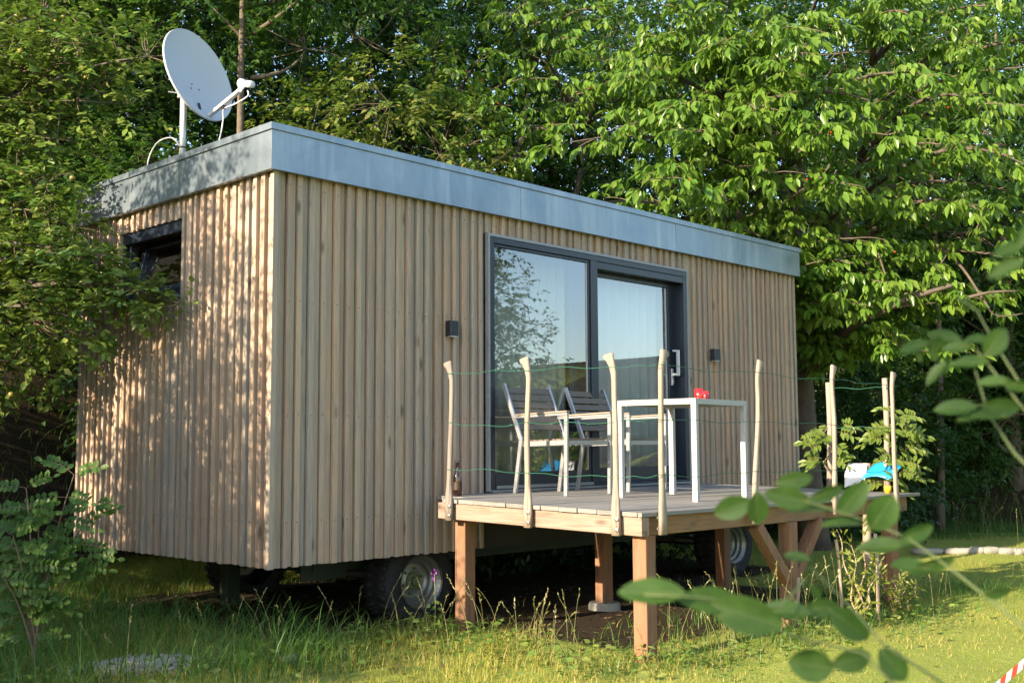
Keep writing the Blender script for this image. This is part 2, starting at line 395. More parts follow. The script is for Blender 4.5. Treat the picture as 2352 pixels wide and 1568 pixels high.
def gapnoise(P, s, ph):
    return (np.sin(P[:,0]*s+ph)*np.sin(P[:,1]*s*1.13+ph*1.7)*np.sin(P[:,2]*s*.93+ph*2.3) + .5*np.sin(P[:,0]*s*2.1+ph*3)*np.sin(P[:,2]*s*2.3+ph))
def twig_leaves(rng, P, D, m, tl, L, ar, droop, T=T_LEAF, up=.9):
    """m leaves along each twig starting at P in direction D with length tl"""
    n = len(P); k = np.tile(np.arange(m), n); r = np.repeat(np.arange(n), m); D = nrm(D)
    side = nrm(np.cross(D, np.array([0,0,1.])+.01)); s = np.where(k % 2 == 0, 1., -1.)[:, None]
    tlr = np.broadcast_to(np.asarray(tl, float), (n,))[r][:, None]
    O = P[r] + D[r]*tlr*((k+.4)/m)[:, None] + rng.normal(size=(n*m, 3))*.012
    O[:, 2] -= (((k+.4)/m)**2)*tlr[:, 0]*.25
    X = nrm(D[r]*.55 + side[r]*s*.8 + rvec(rng, n*m)*.35 + np.array([0, 0, -droop]))
    N = nrm(np.array([0, 0, up]) + rvec(rng, n*m)*.55 + D[r]*.2)
    Ls = L*rng.uniform(.65, 1.15, n*m)
    return leaves(T, O, X, N, Ls, Ls*ar*rng.uniform(.85, 1.1, n*m))
def curve_pts(p, q, bend, k=6):
    p, q, bd = np.array(p), np.array(q), np.array(bend)
    return [p*(1-t)+q*t+bd*4*t*(1-t) for t in np.linspace(0, 1, k)]
def broadleaf(seed, H, zb, Rad, nl, ntw, m, L, ar=.55, droop=.35, trunk_r=.10, lean=(0, 0), shell=.55, gaps=.0, T=T_MID, lobe=(.32, .5), fork=.35):
    """trunk MB and crown (V,F) around the origin"""
    rng = np.random.default_rng(seed); mb = MB()
    top = np.array([lean[0], lean[1], H*.93])
    tp = curve_pts((0,0,-.3), top, (rng.normal()*.12, rng.normal()*.12, 0), 9)
    mb.tube(tp, [trunk_r*(1.25 if i == 0 else 1)*(1-.86*i/8) for i in range(9)], 9)
    Ps, Ds = [], []
    for i in range(nl):
        z = zb + (H-zb)*((i+.5)/nl); t = (z-zb)/(H-zb); prof = max(.25, math.sin(PI*min(1, .18+.78*t))**.7)
        a = i*2.399+rng.uniform(-.5, .5); rr = Rad*prof*rng.uniform(.35, .72); lr = Rad*rng.uniform(*lobe)*(.6+.5*prof)
        ax = np.array([lean[0]*t, lean[1]*t, 0]); c = ax+np.array([math.cos(a)*rr, math.sin(a)*rr, z-lr*.2])
        zs = max(fork*zb+.2, z-rr*rng.uniform(.7, 1.3)); s0 = np.array([lean[0]*zs/H, lean[1]*zs/H, zs])
        br = trunk_r*(.5-.28*t); mb.tube(curve_pts(s0, c, (rng.normal()*.1, rng.normal()*.1, -.12*rr), 6), np.linspace(br, br*.25, 6).tolist(), 6)
        n = int(ntw/nl*(lr/(Rad*.41))**2); u = rvec(rng, n); q = rng.uniform(shell, 1.08, n)[:, None]
        p = c+u*lr*q*np.array([1, 1, .8]); keep = gapnoise(p, 3.1/max(.4, lr), seed+i) > gaps-.35
        p, u = p[keep], u[keep]
        Ps.append(p); Ds.append(u+np.array([0, 0, .12])+rng.normal(size=u.shape)*.35+(p-ax-np.array([0,0,z]))*.15)
        for j in rng.choice(len(p), min(len(p), 9), replace=False):
            mb.tube(curve_pts(c, p[j], rng.normal(size=3)*.05, 4), [br*.28, br*.2, br*.14, .003], 4, cap=False)
    P, D = np.concatenate(Ps), np.concatenate(Ds)
    return mb, twig_leaves(rng, P, D, m, L*2.6, L, ar, droop, T)
def tree_thing(name, label, cat, loc, mb, crown, bark, leafm, group=None, rz=0, sc=1.):
    r = empty(name, loc, label, cat, group)
    mb.build('trunk', bark, r, smooth=True, rel=False); mesh_np('crown', crown[0], crown[1], leafm, r)
    r.rotation_euler = (0, 0, rz); r.scale = (sc,)*3
    return r
def gpt(px, dep, dz=-.08):
    x, y = at_xy(px, dep); return (x, y, float(ground_h(x, y))+dz)

HG = 'trees and shrubs of the hillside behind the hut'
# tree kinds of the hillside
kinds = {}
def proto(key, *a, bark='bark', lm='leaf', name='hillside_tree', **k):
    kinds[key] = [broadleaf(*a, **k), bark, lm, name, None]
proto('broad', 11, 7.6, .7, 2.6, 24, 4300, 9, .115, gaps=.05, trunk_r=.13)
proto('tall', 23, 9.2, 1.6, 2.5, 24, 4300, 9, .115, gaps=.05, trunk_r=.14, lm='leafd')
proto('ash', 37, 8.2, .9, 2.3, 22, 4000, 10, .115, .36, .5, gaps=.08, trunk_r=.11)
proto('slim', 41, 9.0, 4.4, 1.6, 14, 1700, 9, .10, gaps=.12, trunk_r=.066)
proto('shrub', 53, 3.1, .1, 1.7, 16, 2400, 9, .085, .6, .3, gaps=.05, trunk_r=.05, name='hillside_shrub')
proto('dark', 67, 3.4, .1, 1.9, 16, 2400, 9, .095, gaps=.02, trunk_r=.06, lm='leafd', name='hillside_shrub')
proto('yellow', 71, 4.6, .3, 2.0, 22, 3400, 9, .085, .55, .3, gaps=.06, trunk_r=.06, lm='leafy', name='hillside_shrub')
proto('airy', 99, 7.8, 1.9, 2.3, 20, 4200, 8, .10, gaps=-.08, trunk_r=.1, name='airy_tree')
def plant(key, px, dep, label, rz, sc, cat=None, dz=-.08):
    K = kinds[key]; loc = gpt(px, dep, dz); cat = cat or ('shrub' if 'shrub' in K[3] else 'tree')
    if K[4] is None:
        (mb, cr), bk, lm, nm, _ = K; K[4] = tree_thing(nm, label, cat, loc, mb, cr, M[bk], M[lm], HG, rz, sc)
    else: dup(K[4], loc, rz, sc, label, HG)
for a in [
    ('broad', 120, 13.2, 'broad green tree filling the gap just left of the satellite dish, behind the apple branches', .4, .82),
    ('tall', 330, 16.0, 'tall dark tree rising straight above the top of the satellite dish', 1.1, .98),
    ('shrub', 330, 11.6, 'leafy green shrub low behind the mast of the satellite dish', 2.0, 1.0),
    ('slim', 563, 12.9, 'slender tree whose bare sunlit trunk stands just right of the dish arm', .3, 1.0),
    ('ash', 700, 17.0, 'narrow-leaved tree between the slender sunlit trunk and the yellowish shrub', 2.2, 1.0),
    ('shrub', 640, 12.2, 'green shrub peeping over the near front corner of the roof', .8, .85),
    ('yellow', 860, 13.4, 'yellowish green shrub with reddish shoots above the left half of the roof', .5, 1.16),
    ('tall', 930, 19.0, 'tall dark tree behind the yellowish green shrub', 3.4, 1.05),
    ('dark', 1010, 12.2, 'dark shrub low over the roof edge, right of the yellowish shrub', 2.5, .95),
    ('broad', 1260, 19.5, 'shaded broad tree at the top edge between the yellowish shrub and the cherry tree', 3.0, 1.1),
    ('dark', 1330, 13.6, 'dark shrub low behind the roof under the left cherry boughs', 1.0, 1.0),
    ('ash', 1560, 19.0, 'narrow-leaved tree high behind the left edge of the cherry crown', 4.1, 1.05),
    ('tall', 1830, 19.5, 'tall dark tree directly behind the trunk of the cherry tree', 5.0, 1.0),
    ('broad', 2080, 20.5, 'broad tree deep in the wood behind the middle of the cherry crown', 1.9, 1.1),
    ('ash', 2330, 19.5, 'narrow-leaved tree behind the right part of the cherry crown', .9, 1.12),
    ('slim', 2150, 18.0, 'slender tree whose thin trunk shows below the cherry leaves at the right', 2.9, 1.0),
    ('dark', 1905, 16.6, 'dark shrub behind the left climbing plant of the deck', 4.0, .95),
    ('shrub', 2060, 19.0, 'green shrub behind the right climbing plant of the deck', 3.1, 1.05),
    ('dark', 2200, 21.5, 'dark shrub at the wood edge above the row of stones', .2, 1.05),
    ('shrub', 2370, 21.5, 'green shrub at the wood edge beside the right picture edge', 5.2, 1.1),
    ('dark', 30, 12.6, 'dark shrub on the bank under the apple tree', 1.4, .75),
    ('broad', -120, 14.5, 'broad tree on the bank beyond the left picture edge', 5.5, .9),
    ('tall', 2600, 20.0, 'tall dark tree beyond the right picture edge', 2.0, 1.0),
]: plant(*a)

# trees outside the picture on the sunny left and in front of the deck: they shade the hut and show in its panes
def off_tree(xy, label, key, sc, rz, grp):
    K = kinds[key]; z = float(ground_h(*xy))-.08
    if K[4] is None:
        (mb, cr), bk, lm, nm, _ = K; K[4] = tree_thing(nm, label, 'tree', (xy[0], xy[1], z), mb, cr, M[bk], M[lm], grp, rz, sc); return
    dup(K[4], (xy[0], xy[1], z), rz, sc, label, grp)
SHADE = 'trees standing left of the picture'
off_tree((-9.0, 1.6), 'low green tree left of the picture, nearest the hut', 'shrub', 1.42, .6, SHADE)
off_tree((-3.5, 1.35), 'airy tree just left of the picture whose leaves dapple the end wall', 'airy', .645, 1.3, SHADE)
off_tree((-4.0, 3.95), 'leafy shrub added for shade just left of the picture beside the airy tree', 'shrub', 1.0, 1.9, SHADE)  # unseen, added to block sun on the ground behind the hut
off_tree((-5.6, 1.4), 'bushy green shrub added left of the picture to shade the lower end wall', 'shrub', 1.2, 4.0, SHADE)  # unseen, added to cut the sun patches low on the end wall
off_tree((-10.8, -.3), 'bushy low tree added left of the picture to shade the left foreground grass', 'shrub', 1.2, 2.6, SHADE)  # unseen, added to put the left foreground grass in shade
off_tree((-11.5, -5.5), 'small green tree added left of the picture, farthest forward, shading the near sprays', 'shrub', 1.45, .2, SHADE)  # unseen, added to keep sun off the sprays by the camera
SEEN = 'trees mirrored in the door panes'
off_tree((6.35, -4.85), 'leafy tree on the lawn mirrored in the left door pane', 'broad', .62, .9, SEEN)
for i, (x, y, k, s) in enumerate([(26,-20,'broad',.75),(30,-17,'yellow',1.0),(34,-23,'broad',.8),(37,-19,'ash',.8),(30,-27,'yellow',1.2),(42,-25,'broad',.8)]):
    s *= .62; off_tree((x, y), ['round tree in the valley mirrored lowest in the right pane','pale tree in the valley mirrored in the right pane','broad tree in the valley, second row','narrow-leaved valley tree mirrored by the handle','pale valley tree mirrored by the mullion','farthest valley tree mirrored in the right pane'][i], k, s, i*1.1, SEEN)

# the wood farther up the hillside, one dark mass of leaves
def far_wood():
    rng = np.random.default_rng(61); n = 120000; P = np.stack([rng.uniform(-14, 34, n), rng.uniform(2, 30, n)], 1); s = edge_dist(P[:,0], P[:,1]); ok = (s > 8.5) & (s < 14); P = P[ok]
    h = ground_h(P[:,0], P[:,1]); top = 10.+1.2*np.sin(P[:,0]*.9)+.8*np.sin(P[:,0]*2.3+P[:,1]); z = h+top*rng.random(len(P))**.8; px, py, d = project(np.stack([P[:,0], P[:,1], z], 1)); ok = (d > 5) & (px > -500) & (px < VW+500)
    C3 = np.stack([P[:,0], P[:,1], z], 1)[ok]; V, F = twig_leaves(rng, C3, rvec(rng, len(C3)), 5, .5, .23, .6, .35, T_MID); return V, F
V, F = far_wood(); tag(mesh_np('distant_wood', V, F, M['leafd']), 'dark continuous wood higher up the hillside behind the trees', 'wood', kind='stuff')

# ------------------------------------------------------------------ cherry tree
def in_hut(P, mg=.12):
    return (P[:,0] > -mg) & (P[:,0] < 7.0+mg) & (P[:,1] > -mg) & (P[:,1] < 2.9+mg) & (P[:,2] < 3.02+mg)
def make_cherry(name, label, base, seed, Hh, tips, nros, leafL, bark='barkc', bare=()):
    rng = np.random.default_rng(seed); B = np.array(base); mb = MB(); tw = MB()
    root = empty(name, base, label, 'tree')
    tp = curve_pts(B+np.array([0,0,-.2]), B+np.array([.35,.1,Hh]), (-.18,.1,0), 10)
    mb.tube(tp, [.23,.19,.165,.15,.135,.115,.095,.07,.05,.02], 12)
    t2 = curve_pts(tp[2], tp[2]+np.array([-.9,.5,Hh*.62]), (-.15,.1,-.1), 8); mb.tube(t2, np.linspace(.10,.02,8).tolist(), 8)
    t3 = curve_pts(tp[3], tp[3]+np.array([.9,-.7,Hh*.6]), (.25,0,-.1), 8); mb.tube(t3, np.linspace(.10,.02,8).tolist(), 8)
    stems = tp[2:]+t2[1:]+t3[1:]
    for pts, r0 in bare: mb.tube(smooth_pts(pts, 4), np.linspace(r0, r0*.35, 4*(len(pts)-1)+1).tolist(), 7)
    ros, rdir = [], []
    for tip in tips:
        tip = np.array(tip); S = np.array(stems); dz = tip[2]-S[:,2]
        cost = np.linalg.norm(S-tip, axis=1)+np.where(dz < -.3, 2., 0)+.25*np.abs(dz-.3)
        s0 = S[np.argmin(cost)]; Ld = np.linalg.norm(tip-s0)
        main = curve_pts(s0, tip, (rng.normal()*.12, rng.normal()*.12, .12*Ld), 9)
        mb.tube(main, np.linspace(.018+.008*Ld, .006, 9).tolist(), 6)
        for k in range(2, 9):
            p = main[k]; d = nrm(main[k]-main[k-1])
            for sgn in (-1, 1):
                ln = rng.uniform(.35, .75)*(1.05-.07*k); sd = nrm(np.cross(d, [0,0,1.]))*sgn
                q = p+(d*rng.uniform(.4,.8)+sd*rng.uniform(.5,1.)+np.array([0,0,rng.uniform(-.25,.3)]))*ln
                if rng.random() < .25: continue
                sub = curve_pts(p, q, (0,0,.06*ln), 4); tw.tube(sub, [.007,.006,.005,.003], 4, cap=False)
                for j in range(1, 4):
                    if rng.random() < .85: ros.append(sub[j]+rng.normal(size=3)*np.array([.07,.07,.10])); rdir.append(sub[j]-sub[j-1])
            ros.append(p+rng.normal(size=3)*.08); rdir.append(d)
    Rp = np.array(ros); Rd = nrm(np.array(rdir)); ok = ~in_hut(Rp, .25); Rp, Rd = Rp[ok], Rd[ok]
    if len(Rp) > nros: s = rng.choice(len(Rp), nros, replace=False); Rp, Rd = Rp[s], Rd[s]
    m = 9; n = len(Rp); r = np.repeat(np.arange(n), m); a = rng.uniform(0, 2*PI, n*m)
    rad = np.stack([np.cos(a), np.sin(a), np.zeros(n*m)], 1)
    O = Rp[r]+rad*.035+Rd[r]*rng.uniform(-.06, .08, (n*m, 1))
    X = nrm(rad*rng.uniform(.35, .85, (n*m, 1))+Rd[r]*.45+np.array([0,0,-1.])*rng.uniform(.25, .95, (n*m, 1)))
    N = nrm(rad*.75+np.array([0,0,.75])+rvec(rng, n*m)*.3)
    L = leafL*rng.uniform(.5, 1.2, n*m)
    V, F = leaves(T_LEAF, O, X, N, L, L*.44*rng.uniform(.9, 1.1, n*m))
    mb.add(tw.v, tw.f, 1); mb.build('trunk', [M[bark], M['twig']], root, smooth=True)
    mesh_np('crown', V-B, F, M['leafc'], root)
    me = None
    for j in rng.choice(n, min(n, 46), replace=False):
        p = Rp[j]+np.array([rng.normal()*.03, rng.normal()*.03, -.09])
        if me is None:
            c = MB().lathe([(.0005,-.0125),(.008,-.0105),(.0125,-.003),(.012,.005),(.006,.0105),(.0005,.009)], 10).build('cherry', M['cherry'], None, True); me = c.data; c.parent = root
        else: c = bpy.data.objects.new('cherry', me); COL.objects.link(c); c.parent = root
        c.location = p-B
    return root
cb = gpt(1868, 14.6)
tips = []
_r = np.random.default_rng(5)
for px, py, d in [(1300,350,12.6),(1330,470,12.9),(1420,180,13.2),(1450,300,12.8),(1500,60,14),(1520,430,12.4),(1560,220,12.6),(1600,330,12.2),(1650,120,13),(1640,450,12.6),
    (1700,520,13.2),(1740,270,12.4),(1760,60,13.2),(1800,400,12.4),(1830,170,12.6),(1850,520,13.4),(1880,310,12.2),(1900,640,13.2),(1930,80,13),(1950,440,12.4),(1980,220,12.3),(1990,600,12.8),(2010,700,13.2),
    (2040,340,12.3),(2060,30,13.2),(2090,480,12.6),(2120,190,12.4),(2150,620,13.2),(2180,330,12.3),(2210,90,13),(2240,470,12.6),(2270,240,12.3),(2300,600,12.8),(2320,20,13),(2340,380,12.4),(2360,150,12.6),
    (2400,520,12.8),(2430,280,12.6),(2290,700,13.3),(1860,700,13.6),(2120,740,13.8),(1780,640,14.),(1580,10,13.6),(1700,-60,13.6),(1900,-60,13.4),(2120,-70,13.4),(2330,-90,13.4),(2460,100,13),
    (1825,60,12.3),(1845,130,12.2),(1835,230,12.1),(1855,300,12.3),(1850,580,13),(1920,720,13),(1960,540,12.8),(2070,640,12.9),(1800,620,13.6),(2230,700,13),(2040,770,13.4),(1950,800,13.9),(2160,830,13.6),(1885,780,13.8),(1500,250,15),(1650,250,15.2),(1800,250,15.4),(1950,300,15.4),(2100,300,15.4),(2250,350,15.2),(2350,450,15),(1750,450,15.2),(1900,480,15.6),(2050,550,15.6)]:
    tips.append(at(px+_r.normal()*15, py+_r.normal()*15, d))
make_cherry('cherry_tree', 'sunlit cherry tree with drooping glossy leaves and red cherries, right of the hut', cb, 3, 7.2, tips, 3600, .165, bare=[
    ([at(1900,800,14.3), at(1960,748,13.6), at(2030,712,13.2), at(2075,690,13.), at(2130,672,12.9), at(2188,655,12.8)], .062), ([at(2040,705,13.1), at(2100,700,13.), at(2150,695,13.)], .018),
    ([at(2150,560,13.4), at(2210,615,13.2), at(2260,690,13.), at(2290,725,12.9), at(2350,720,12.9)], .020), ([at(2010,560,13.3), at(2030,620,13.), at(2055,690,12.9)], .016), ([at(1930,780,14.), at(2050,790,13.5), at(2160,815,13.4)], .02),
    ([at(2120,650,13.3), at(2165,600,13.2), at(2185,560,13.2)], .012), ([at(2200,690,13.), at(2270,672,12.9), at(2340,668,12.9)], .026)])
cb2 = gpt(1190, 15.6)
tips2 = [at(px, py, d) for px, py, d in [(1010,90,14.6),(1040,230,14.4),(1090,330,14.2),(1120,120,14.2),(1150,260,14),(1180,30,14.4),(1200,370,14),(1230,180,14),(1260,300,14),(1290,90,14.2),(1320,220,14.2),(1360,20,14.5),(1390,140,14.4),(1100,-40,14.6),(1270,-50,14.6),(1430,40,14.8),(1470,200,15)]]
make_cherry('cherry_tree', 'shaded cherry tree with drooping leaves behind the middle of the roof', cb2, 9, 6.2, tips2, 800, .14)

# ------------------------------------------------------------------ apple tree reaching in from the left
def make_apple():
    rng = np.random.default_rng(21); B = np.array([-1.6, 3.9, float(ground_h(-1.6, 3.9))-.05]); mb = MB(); tw = MB()
    root = empty('apple_tree', tuple(B), 'apple tree with small unripe apples whose branches hang over the left wall and its window', 'tree')
    tp = curve_pts(B+np.array([0,0,-.3]), B+np.array([.2,-.3,2.9]), (.12,.05,0), 8); mb.tube(tp, [.15,.125,.11,.10,.085,.07,.05,.03], 10)
    P, D = [], []
    tips = [(40,40,9.6),(150,20,9.4),(260,90,9.2),(340,130,9.1),(110,150,9.2),(30,240,9.2),(210,200,9.3),(290,240,9.3),(130,320,9.2),(30,420,9),(110,500,8.9),(165,520,8.8),(60,600,8.8),(170,640,8.6),
        (262,615,8.4),(350,672,8.3),(420,700,8.2),(250,700,8.5),(80,740,8.7),(30,830,8.8),(160,760,8.6),(-60,100,9.2),(-80,400,9),(-60,700,8.8),(-40,900,9.2),(60,-80,9.6),(220,-60,9.6),(70,840,9.2),(110,420,8.9),(20,120,9.0),(170,100,9.1),(205,590,8.55),(250,640,8.4),(310,672,8.3),(300,705,8.3),(410,695,8.2),(215,745,8.4),(-100,-100,9.4)]
    for px, py, d in tips:
        q = at(px, py, d); S = np.array(tp[2:]); s0 = S[np.argmin(np.linalg.norm(S-q, axis=1)+.3*np.abs(S[:,2]-q[2]+.3))]
        Ld = np.linalg.norm(q-s0); main = curve_pts(s0, q, (rng.normal()*.08, rng.normal()*.08, .10*Ld), 8); mb.tube(main, np.linspace(.016+.007*Ld, .004, 8).tolist(), 6)
        for k in range(3, 8):
            p = main[k]; dd = nrm(main[k]-main[k-1]); near = (9 if px > 240 else 12) if py > 480 and px > 180 else 14
            spread = (.12 if near == 9 else .20 if near == 12 else .34)
            for _ in range(near):
                e = nrm(dd*.5+rvec(rng, 1)[0]); ln = rng.uniform(.3, 1)*spread; qq = p+e*ln
                if qq[0] > -.06 and qq[1] < 3.0 and qq[2] < 3.1: continue
                P.append(qq); D.append(e+np.array([0,0,.25]))
                if rng.random() < .4: tw.tube([p, p+e*ln*.5+rng.normal(size=3)*.01, qq], [.006,.004,.003], 4, cap=False)
    P, D = np.array(P), np.array(D)
    V, F = twig_leaves(rng, P, D, 7, .15, .078, .60, .2, T_LEAF, .8)
    bad = ((V[:,0] > -.02) & (V[:,1] < 2.95) & (V[:,2] < 3.0))
    if bad.any():
        lf = np.unique(np.where(bad)[0]//7); keepv = np.ones(len(V)//7, bool); keepv[lf] = False
        V = V.reshape(-1, 7, 3)[keepv].reshape(-1, 3); F = (T_LEAF[1][None]+(np.arange(len(V)//7)*7)[:, None, None]).reshape(-1, 3)
    mb.add(tw.v, tw.f, 1); mb.build('trunk', [M['barka'], M['twig']], root, smooth=True); mesh_np('crown', V-B, F, M['leafa'], root)
    me = None
    for j in rng.choice(len(P), 60, replace=False):
        p = P[j]+np.array([0,0,-.03])
        if p[0] > -.1 and p[1] < 3: continue
        if me is None:
            c = MB().lathe([(.003,-.020),(.013,-.021),(.022,-.010),(.024,.003),(.018,.016),(.008,.019),(.001,.014)], 12).build('apple', M['apple'], None, True); me = c.data; c.parent = root
        else: c = bpy.data.objects.new('apple', me); COL.objects.link(c); c.parent = root
        c.location = p-B
    return root
make_apple()

# ------------------------------------------------------------------ the hut on wheels
HL, HW, HH, ZF = 6.955, 2.853, 3.0, 2.69
hut = empty('tiny_house', (0, 0, -.53), 'long flat-roofed timber hut on wheels with zinc roof edge and dark sliding door', 'tiny house')
DX0, DX1, DZ0, DZ1 = 2.06, 4.845, .44, 2.525         # door opening
WY0, WY1, WZ0, WZ1 = 1.26, 2.20, 1.955, 2.535        # window opening in the end wall
rc = random.Random(4)
def clad_run(lo, hi, put):
    x = lo
    while x < hi-.012:
        fw = rc.choice((.052, .060, .066)); bw = rc.choice((.028, .034, .042, .048, .034)); dp = rc.choice((.024, .030, .034, .036))
        bw = min(bw, hi-x); put(x, x+bw, dp); x += bw
        if x < hi-.02:
            fw = min(fw, hi-x); put(x+.001, x+fw-.006, .008); x += fw
front = MB(); back = MB(); side = MB(); side2 = MB()
def put_front(a, b, dp):
    z0 = .0 + rc.uniform(-.004, .004)
    segs = [(z0 if a < DX0-.02 else .50, ZF+.05)]
    if b > DX0-.004 and a < DX1+.004: segs = [(DZ1+.004, ZF+.05)]
    elif a >= DX1: segs = [(.0, ZF+.05)]
    for s0, s1 in segs:
        if b > DX0-.004 and a < DX0-.004: b = DX0-.004
        front.box(a, b, .045-dp, .052, s0, s1, 0, .0018)
        for z in (.30, 1.02, 1.80, 2.60):
            if s0 < z < s1 and dp > .02: zq = z+rc.uniform(-.008, .008); front.box((a+b)/2-.003, (a+b)/2+.003, .0435-dp, .0455-dp, zq-.004, zq+.004, 1)
clad_run(.042, DX0-.004, put_front); clad_run(DX0, DX1, put_front); clad_run(DX1+.004, HL, put_front)
def put_side(a, b, dp):
    z0 = rc.uniform(-.004, .004); segs = [(z0, ZF+.05)]
    if b > WY0 and a < WY1: segs = [(z0, WZ0-.03), (WZ1, ZF+.05)]
    for s0, s1 in segs:
        side.box(.045-dp, .052, a, b, s0, s1, 0, .0018)
        for z in (.30, 1.02, 1.80, 2.60):
            if s0 < z < s1 and dp > .02: side.box(.0435-dp, .0455-dp, (a+b)/2-.0035, (a+b)/2+.0035, z-.0045, z+.0045, 1)
clad_run(.0, WY0, put_side); clad_run(WY0, WY1, put_side); clad_run(WY1, HW, put_side)
def put_back(a, b, dp): back.box(a, b, HW-.052, HW-.045+dp, .0, ZF+.05, 0, .003)
clad_run(.0, HL, put_back)
def put_right(a, b, dp): side2.box(HL+.001, HL+.008+dp, a, b, .0, ZF+.05, 0, .003)
clad_run(.06, HW-.06, put_right)
front.build('front_wall', [M['clad'], M['steel']], hut); side.build('end_wall', [M['clad'], M['steel']], hut)
back.build('rear_wall', M['clad'], hut); side2.build('far_end_wall', M['clad'], hut)
core = MB()   # lining behind the boards, with the openings left free
for x0, x1, z0, z1 in ((.055, DX0, .03, ZF), (DX1, HL-.003, .03, ZF), (DX0, DX1, DZ1, ZF), (DX0, DX1, .03, DZ0-.01)): core.box(x0, x1, .0535, .15, z0, z1)
for y0, y1, z0, z1 in ((.15, WY0, .03, ZF), (WY1, HW-.056, .03, ZF), (WY0, WY1, WZ1, ZF), (WY0, WY1, .03, WZ0)): core.box(.0535, .15, y0, y1, z0, z1)
core.box(.15, HL-.003, HW-.15, HW-.056, .03, ZF); core.box(HL-.12, HL-.003, .15, HW-.15, .03, ZF)
core.build('wall_lining', M['black'], hut)
rm = MB(); rm.box(.15, HL-.12, .15, HW-.15, .40, .44); rm.box(.15, HL-.12, .15, HW-.15, 2.56, 2.60); rm.box(.155, HL-.125, HW-.18, HW-.155, .44, 2.56); rm.box(.155, .18, .16, WY0-.06, .44, 2.56); rm.box(1.7, 1.74, .155, HW-.19, .44, 2.56)
rm.build('interior_lining', M['ply'], hut)
# roof and zinc edge
rf = MB(); rf.box(.0, HL, .0, HW, 2.74, 2.80); rf.build('roof', M['zinc'], hut)
fz = MB(); o = .034; t = .02
for a, b, c_, d in ((-o, HL+o, -o, -o+t), (-o, HL+o, HW+o-t, HW+o), (-o, -o+t, -o+t, HW+o-t), (HL+o-t, HL+o, -o+t, HW+o-t)): fz.box(a, b, c_, d, ZF, HH-.046)
for xx in (2.42, 4.62): fz.box(xx, xx+.012, -o-.0035, -o, ZF+.002, HH-.047)
fz.build('fascia', M['zinc'], hut)
cp = MB(); e = o+.014
for a, b, c_, d in ((-e, HL+e, -e, .09), (-e, HL+e, HW-.09, HW+e), (-e, .09, .09, HW-.09), (HL-.09, HL+e, .09, HW-.09)): cp.box(a, b, c_, d, HH-.046, HH)
cp.build('roof_capping', M['zinc'], hut)
dr = MB()
for a, b, c_, d in ((-o-.006, HL+o+.006, -o-.006, .0), (-o-.006, .0, .0, HW+o)): dr.box(a, b, c_, d, ZF-.010, ZF-.001)
dr.build('drip_edge', M['zinc'], hut)
# sliding door
door = MB()
fw = .055
def frame(mb, x0, x1, z0, z1, w, y0, y1, wb=None, wt=None, m=0):
    wb = wb or w; wt = wt or w
    mb.box(x0, x0+w, y0, y1, z0, z1, m, .003); mb.box(x1-w, x1, y0, y1, z0, z1, m, .003)
    mb.box(x0+w, x1-w, y0, y1, z1-wt, z1, m, .003); mb.box(x0+w, x1-w, y0, y1, z0, z0+wb, m, .003)
frame(door, DX0+.022, DX1-.022, DZ0+.004, DZ1-.024, .050, -.004, .16, .03, .05)
door.box(3.36, 3.455, -.002, .155, DZ0+.034, DZ1-.075, 0, .003)                  # mullion
door.box(3.456, DX1-.073, .000, .10, 2.385, 2.449, 0, .003)                      # header over the sliding leaf
dobj = door.build('sliding_door', M['anth'], hut)
tr = MB(); tr.box(DX0, DX1, -.010, .03, DZ1-.022, DZ1, 0); tr.box(DX0, DX0+.02, -.010, .03, DZ0, DZ1-.022); tr.box(DX1-.02, DX1, -.010, .03, DZ0, DZ1-.022); tr.box(DX0+.02, DX1-.02, -.03, -.006, DZ0-.004, DZ0+.012)
tr.box(2.15, 3.36, -.012, -.006, .462, .486)
tr.build('door_trim', M['trim'], hut)
leaf1 = MB(); frame(leaf1, 2.133, 3.359, .475, 2.449, .022, .012, .07, .115, .022); leaf1.build('fixed_leaf', M['anth'], hut)
p1 = MB(); p1.box(2.156, 3.336, .030, .036, .591, 2.426); p1o = p1.build('pane', M['glass'], hut)
leaf2 = MB(); frame(leaf2, 3.456, DX1-.024, .475, 2.384, .045, .105, .155, .13, .045); leaf2.box(4.66, 4.776, .106, .154, .606, 2.339, 0, .003); leaf2.build('sliding_leaf', M['anth'], hut)
p2 = MB(); p2.box(3.502, 4.659, .126, .132, .606, 2.338); p2.build('pane', M['glass'], hut)
sp = MB(); sp.box(4.640, 4.652, .118, .1255, .606, 2.338); sp.box(3.323, 3.3345, .022, .0295, .592, 2.425); sp.build('glazing_bead', M['silver'], hut)
hd = MB(); hd.box(4.684, 4.716, .088, .1045, 1.385, 1.545, 0, .003); hd.bar((4.70, .09, 1.49), (4.708, .036, 1.487), .022, .022); hd.bar((4.71, .030, 1.475), (4.71, .030, 1.725), .026, .020); hd.bar((4.71, .030, 1.716), (4.706, .086, 1.722), .020, .018)
hd.box(4.693, 4.707, .080, .0875, 1.40, 1.44); hd.build('door_handle', M['silver'], hut)
# end wall window, tilted open
wf = MB()
def framey(mb, y0, y1, z0, z1, w, x0, x1):
    mb.box(x0, x1, y0, y0+w, z0, z1, 0, .003); mb.box(x0, x1, y1-w, y1, z0, z1, 0, .003); mb.box(x0, x1, y0+w, y1-w, z1-w, z1, 0, .003); mb.box(x0, x1, y0+w, y1-w, z0, z0+w, 0, .003)
framey(wf, WY0+.005, WY1-.005, WZ0, WZ1-.005, .055, .085, .15); wf.box(.047, .084, WY0+.004, WY1-.004, WZ1-.09, WZ1-.006, 0, .003)
w = wf.build('window', M['anth'], hut)
sl = MB(); sl.box(-.045, .10, WY0-.03, WY1+.06, WZ0-.026, WZ0-.004, 0, .003); sl.build('window_sill', M['zinc'], w, rel=True)
